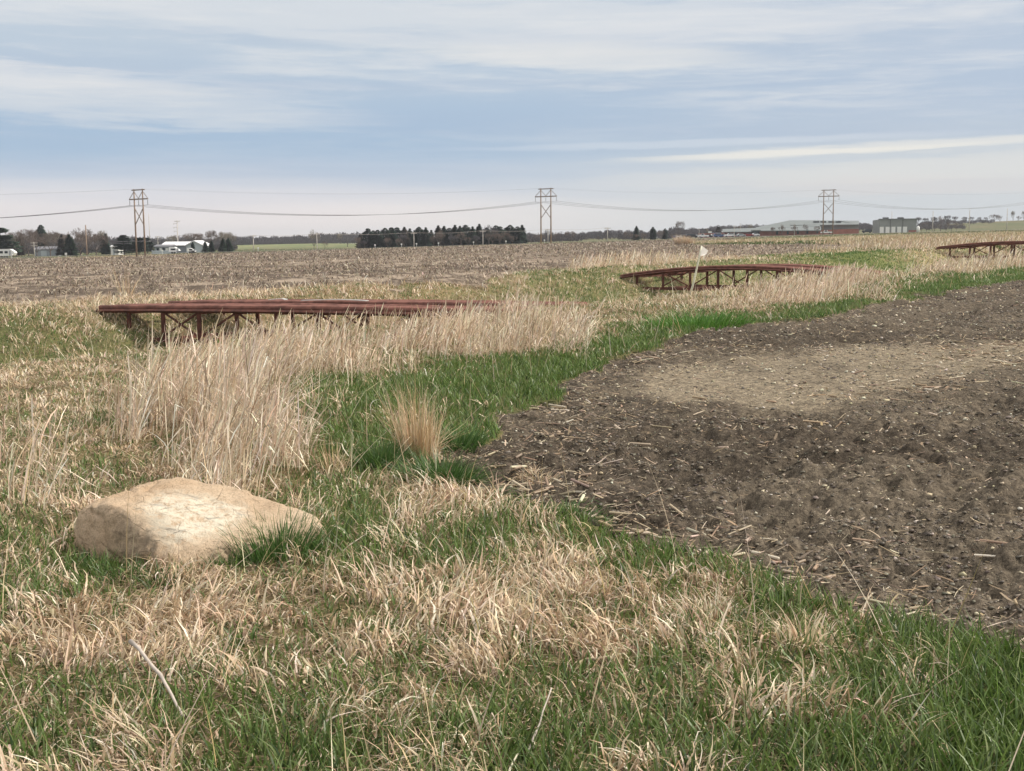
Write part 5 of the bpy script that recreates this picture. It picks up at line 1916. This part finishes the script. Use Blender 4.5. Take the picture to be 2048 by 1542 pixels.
clump('green_grass_tuft', 1395, 652, 900, .95, .34, 'bright green tuft by the soil edge below the white flag', 'grass tuft', [(0.075, .19, .025), (.11, .235, .04)], (.1, .8), (.2, .7), .016, matn='blade')
clump('green_grass_tuft', 560, 1108, 620, .22, .25, 'dark green tuft growing against the front of the boulder', 'grass tuft', LUSH, (.05, .7), (.1, .7), .007, matn='blade')
clump('dry_grass_clump', 668, 935, 90, .10, .30, 'small sparse clump of tan stems in the green strip', 'grass clump', STRAW, (.05, .6), (0, .4), .006)
clump('dry_grass_clump', 875, 990, 260, .26, .17, 'flattened straw clump in front of the dark green tuft', 'grass clump', STRAW, (.3, 1.4), (.1, .8), .005)
clump('dry_grass_clump', 1080, 948, 200, .16, .14, 'little round dry tuft on the bare soil edge', 'grass clump', STRAW, (.2, 1.2), (.2, 1.0), .005, kinkp=.2)
clump('dry_grass_clump', 1145, 1205, 520, .17, .19, 'thick pale dry tussock left of its twin in the foreground', 'grass clump', DRYS, (.05, .9), (.4, 1.4), .006, kinkp=.22, tl=.3)
clump('dry_grass_clump', 1425, 1245, 460, .20, .18, 'thick pale dry tussock nearest the soil corner', 'grass clump', DRYS, (.05, .9), (.4, 1.4), .0062, kinkp=.22, tl=.3)
clump('dry_grass_clump', 1610, 1290, 200, .13, .19, 'pale dry tussock with broad curled tips over green grass', 'grass clump', [(0.78, 0.66, 0.48), (0.66, .52, .34)], (.05, .8), (.3, 1.4), .0085, kinkp=.18, tl=.3)
clump('dry_grass_clump', 1370, 489, 900, 1.6, 1.7, 'pale heap of tall dry grass at the tip of the far strip', 'grass clump', [(0.56, .42, .30), (.62, .50, .38)], (.0, .5), (.0, .3), .06)
clump('dry_grass_clump', 250, 590, 30, .35, 1.1, 'few tall broken stalks above the left end of the near bridge', 'stalks', STRAW, (.05, .6), (-.1, .2), .03)
for (px, py, rr, nn) in ((180, 1140, .16, 200), (250, 1152, .14, 160), (330, 1160, .12, 150), (450, 1128, .12, 130)):
    clump('green_grass_tuft', px, py, nn, rr, .13, {180: 'green tuft at the left foot of the boulder', 250: 'green tuft under the dark left face of the boulder', 330: 'green tuft at the front corner of the boulder', 450: 'short green tuft under the pale front of the boulder'}[px],
          'grass tuft', LUSH, (.05, .7), (.1, .7), .006, matn='blade')

# ---- litter of corn stalks and straw on the soil
x, y, r_, g_ = scatter(900, 3.0, 70, 1.15, seed=61, ang=.6)
ins = in_soil(x, y)
# distance to the soil edge, roughly: how much of a ring round the point is outside
edge = np.zeros(len(x))
for a in range(8):
    for q_ in (.35, .8):
        edge += ~in_soil(x + q_ * np.cos(a * .785), y + q_ * 1.4 * np.sin(a * .785), 0)
edge /= 16
px, py = proj(x, y, TILT * x)
pt = sstep(.46, .66, fbm(x, y, .7, 3))
strip1 = np.exp(-(((px - 1080) / 170) ** 2 + ((py - 1010) / 110) ** 2)) + .9 * np.exp(-(((px - 1430) / 200) ** 2 + ((py - 1095 - (px - 1430) * .28) / 45) ** 2)) \
    + .8 * np.exp(-(((px - 1330) / 300) ** 2 + ((py - 700) / 22) ** 2)) + .7 * np.exp(-(((px - 1150) / 120) ** 2 + ((py - 830) / 70) ** 2)) \
    + .9 * np.exp(-(((px - 1990) / 160) ** 2 + ((py - 700) / 38) ** 2)) + .8 * np.exp(-(((px - 1820) / 160) ** 2 + ((py - 775) / 26) ** 2)) + .4 * np.exp(-(((px - 1430) / 160) ** 2 + ((py - 850) / 40) ** 2))
sandp = np.interp(r_, [0, 1], [0, 1]) * 0
p_ = np.clip(.08 + .24 * pt + edge * 1.2 + strip1 * 1.0, 0, 1)
keep = ins & (g_.random(len(x)) < p_)
x, y, r_, edge, strip1 = (a[keep] for a in (x, y, r_, edge, strip1))
n = len(x)
L = (.018 + .11 * g_.random(n) ** 2.6) * (1 + r_ / 60)
wd = (.0035 + .009 * g_.random(n) ** 3) * (1 + r_ / 16)
col = palette(n, [(0.50, 0.40, 0.28), (0.38, 0.28, 0.18), (0.28, 0.20, 0.135), (0.62, 0.53, 0.40), (0.19, 0.14, 0.10)], g_, [.20, .24, .26, .08, .22])
o = blades('straw_litter', M['straw'], x, y, hz(x, y) + .014 * (1 + r_ / 30) * g_.random(n) + .006, L, wd, g_.normal(1.2, .9, n) + np.pi * (g_.random(n) < .5), g_.uniform(1.15, 1.65, n), g_.uniform(-.25, .25, n), col, 3,
           g_.normal(0, .15, (n, 3)), z_off=0, prof=np.array([.8, 1, 1, .7]), g_=g_)
tag(o, 'pale straw and chaff scattered over the bare soil', 'straw litter', kind='stuff')
print('litter', n)


def prisms(name, matn, x, y, z, L, rr, az, tilt, col, k=6):
    """short round stalk pieces"""
    n = len(x)
    d = np.stack([np.cos(tilt) * np.cos(az), np.cos(tilt) * np.sin(az), np.sin(tilt)], -1)
    a = np.stack([-np.sin(az), np.cos(az), 0 * az], -1)
    b = np.cross(d, a)
    c_ = np.stack([x, y, z + rr], -1)
    rows = []
    for e_, s_ in ((-.5, .9), (-.46, 1.0), (.46, .95), (.5, .8)):
        for j in range(k):
            t_ = 2 * np.pi * j / k
            rows.append(c_ + d * (L * e_)[:, None] + (a * math.cos(t_) + b * math.sin(t_)) * (rr * s_)[:, None])
    V_ = np.stack(rows, 1)
    base = (np.arange(n) * 4 * k)[:, None]
    fq = []
    for s_ in range(3):
        for j in range(k):
            fq.append(np.stack([base[:, 0] + s_ * k + j, base[:, 0] + s_ * k + (j + 1) % k, base[:, 0] + (s_ + 1) * k + (j + 1) % k, base[:, 0] + (s_ + 1) * k + j], -1))
    for e_ in (0, 3):
        for j in range(0, k - 2, 2):
            fq.append(np.stack([base[:, 0] + e_ * k, base[:, 0] + e_ * k + j + 1, base[:, 0] + e_ * k + j + 2, base[:, 0] + e_ * k + (j + 3) % k], -1))
    return quads_obj(name, V_.reshape(-1, 3), np.stack(fq, 1).reshape(-1, 4), np.repeat(col, 4 * k, 0), M[matn])


m_ = (g_.random(n) < np.clip(.008 + .10 * strip1 + .06 * edge, 0, .3)) & (r_ < 26)
x2, y2 = x[m_], y[m_]
n2 = len(x2)
o = prisms('corn_stalk_pieces', 'straw', x2, y2, hz(x2, y2) + .004, .05 + .17 * g_.random(n2) ** 1.4, .005 + .006 * g_.random(n2), g_.normal(-.35, .8, n2), g_.normal(0, .13, n2),
           palette(n2, [(0.52, 0.42, 0.30), (0.40, 0.30, 0.205), (0.62, 0.54, 0.42), (0.30, 0.23, 0.16)], g_))
tag(o, 'broken corn stalk pieces along the soil edge', 'corn stalks', kind='stuff')
print('stalks', n2)

# ---- lumps and pebbles of the bare soil
ico_t = (1 + 5 ** .5) / 2
ICO = np.array([(-1, ico_t, 0), (1, ico_t, 0), (-1, -ico_t, 0), (1, -ico_t, 0), (0, -1, ico_t), (0, 1, ico_t), (0, -1, -ico_t), (0, 1, -ico_t), (ico_t, 0, -1), (ico_t, 0, 1), (-ico_t, 0, -1), (-ico_t, 0, 1)]) / 1.9
ICF = np.array([(0, 11, 5), (0, 5, 1), (0, 1, 7), (0, 7, 10), (0, 10, 11), (1, 5, 9), (5, 11, 4), (11, 10, 2), (10, 7, 6), (7, 1, 8), (3, 9, 4), (3, 4, 2), (3, 2, 6), (3, 6, 8), (3, 8, 9), (4, 9, 5), (2, 4, 11), (6, 2, 10), (8, 6, 7), (9, 8, 1)])


def lumps(name, matn, x, y, size, flat, col, g_, sink=.25):
    n = len(x)
    V_ = ICO[None] * (1 + g_.normal(0, .34, (n, 12, 1))) * size[:, None, None]
    a = g_.uniform(0, 6.28, n)
    c_, s_ = np.cos(a)[:, None], np.sin(a)[:, None]
    st = g_.uniform(.7, 1.5, n)[:, None]
    vx, vy = V_[..., 0] * st, V_[..., 1]
    V2 = np.stack([vx * c_ - vy * s_ + x[:, None], vx * s_ + vy * c_ + y[:, None], V_[..., 2] * flat + (hz(x, y) + size * flat * sink)[:, None]], -1)
    F = (ICF[None] + (np.arange(n) * 12)[:, None, None]).reshape(-1, 3)
    return quads_obj(name, V2.reshape(-1, 3), F, np.repeat(col, 12, 0), M[matn])


x, y, r_, g_ = scatter(2600, 3.0, 45, 1.2, seed=71, ang=.6)
sandv = np.clip(bump(x, y, *G(1790, 708), 2.7, 1.9, 1.0, R(20)) + bump(x, y, *G(1500, 775), 1.6, 1.6, 1.0, R(30)) + .8 * bump(x, y, *G(1650, 745), 2.4, 1.5, 1.0, R(25)), 0, 1)
keep = in_soil(x, y) & (g_.random(len(x)) < (.15 + .8 * sstep(.45, .62, fbm(x, y, 1.1, 3))) * (1 - .85 * sandv))
x, y, r_ = x[keep], y[keep], r_[keep]
n = len(x)
sz = (.0035 + .009 * g_.random(n) ** 4) * (1 + r_ / 20)
col = palette(n, [(0.135, 0.113, 0.089), (0.160, 0.134, 0.105), (0.110, 0.091, 0.072), (0.20, 0.168, 0.130)], g_, v=.12)
o = lumps('soil_clods', 'clod', x, y, sz, .65, col, g_)
tag(o, 'crumbly dark clods on the bare soil', 'soil clods', kind='stuff')
print('clods', n)
x, y, r_, g_ = scatter(240, 3.0, 40, 1.2, seed=73, ang=.6)
keep = in_soil(x, y)
x, y, r_ = x[keep], y[keep], r_[keep]
n = len(x)
col = palette(n, [(0.48, 0.41, 0.29), (0.40, 0.33, 0.22), (0.60, 0.55, 0.45), (0.30, 0.25, 0.18)], g_)
o = lumps('pebbles', 'clod', x, y, (.0022 + .006 * g_.random(n) ** 5) * (1 + r_ / 9), .8, col, g_, .5)
tag(o, 'tiny pale pebbles and grain dotted over the soil', 'pebbles', kind='stuff')

# ---- residue standing up in the stubble field
x, y, r_, g_ = scatter(30, 34, 400, 1.55, ref=36, seed=81, ang=.46)
rr_ = fbm(x * .97 + y * .24, (y * .97 - x * .24) * .35, .5, 4, .7)
keep = in_field(x, y) & (g_.random(len(x)) < sstep(.40, .60, rr_))
x, y, r_ = x[keep], y[keep], r_[keep]
n = len(x)
col = palette(n, [(0.38, 0.305, 0.23), (0.29, 0.225, 0.17), (0.48, 0.40, 0.31), (0.17, 0.135, 0.105)], g_)
o = blades('field_residue', M['straw'], x, y, hz(x, y), (.05 + .13 * g_.random(n)) * (1 + r_ / 160), (.02 + .035 * g_.random(n)) * (r_ / 45) ** .8, g_.uniform(0, 6.28, n), g_.uniform(.3, 1.45, n), g_.uniform(0, .5, n), col, 2, g_=g_,
           prof=np.array([1, 1, .6]), facing=g_.normal(0, .6, n))
tag(o, 'pale chopped crop residue covering the wide brown field', 'crop residue', kind='stuff')
print('residue', n)

# ---- coarse grass of the far strips, beyond where single blades can be told apart
x, y, r_, g_ = scatter(22, 95, 560, 1.7, ref=100, seed=91, ang=.46)
gn, dn, tn, thh = cover(x, y)
far_m = ~in_field(x, y) & ~in_soil(x, y)
px, py = proj(x, y, TILT * x)
keep = far_m & (px < 2200) & ((r_ < 400) | (g_.random(len(x)) < .6))
x, y, r_, gn, dn, tn = (a[keep] for a in (x, y, r_, gn, dn, tn))
n = len(x)
band = fbm(x * .02 + 3, y * .11, 1.0, 4, .6)
isd = g_.random(n) < np.clip((dn + tn) / (gn + dn + tn + 1e-6) - .26 + 3.4 * (band - .5), 0.04, .95)
isd &= (r_ < 420) | (g_.random(n) < .35)
col = np.where(isd[:, None], palette(n, [(0.52, 0.42, 0.28), (0.44, 0.34, 0.22), (0.60, 0.50, 0.36)], g_), palette(n, [(0.085, 0.135, 0.035), (0.12, 0.165, 0.05), (0.06, 0.095, 0.03)], g_))
hh = np.where(isd, .25 + .5 * g_.random(n) ** 2, .10 + .2 * g_.random(n)) * (1 - .72 * sstep(200, 330, r_))
o = blades('far_grass', M['straw'], x, y, hz(x, y), hh, .10 * (r_ / 100) ** .9 * (.5 + g_.random(n)), g_.uniform(0, 6.28, n), g_.uniform(0, .6, n), g_.uniform(0, .8, n), col, 2, g_=g_,
           prof=np.array([1, .8, .3]), facing=g_.normal(0, .6, n))
tag(o, 'coarse green and tan grass of the far strips', 'grass', kind='stuff')
print('far', n)

# ------------------------------------------------------------------ thin air between us and the horizon
mb = MB()
mb.box(-6400, 6400, -6400, 6400, -160, 60)
hz_o = mb.build('haze', None)
hm = bpy.data.materials.new('pale_air')
hm.use_nodes = True
ht = NT(hm.node_tree)
pv = ht.node('ShaderNodeVolumePrincipled')
pv.inputs['Color'].default_value = (0.86, 0.90, 0.97, 1)
pv.inputs['Density'].default_value = 0.00014
pv.inputs['Anisotropy'].default_value = 0.2
ho = ht.node('ShaderNodeOutputMaterial')
ht.t.links.new(pv.outputs[0], ho.inputs['Volume'])
hz_o.data.materials.append(hm)
tag(hz_o, 'faint pale haze over the distant fields', 'haze', kind='stuff')
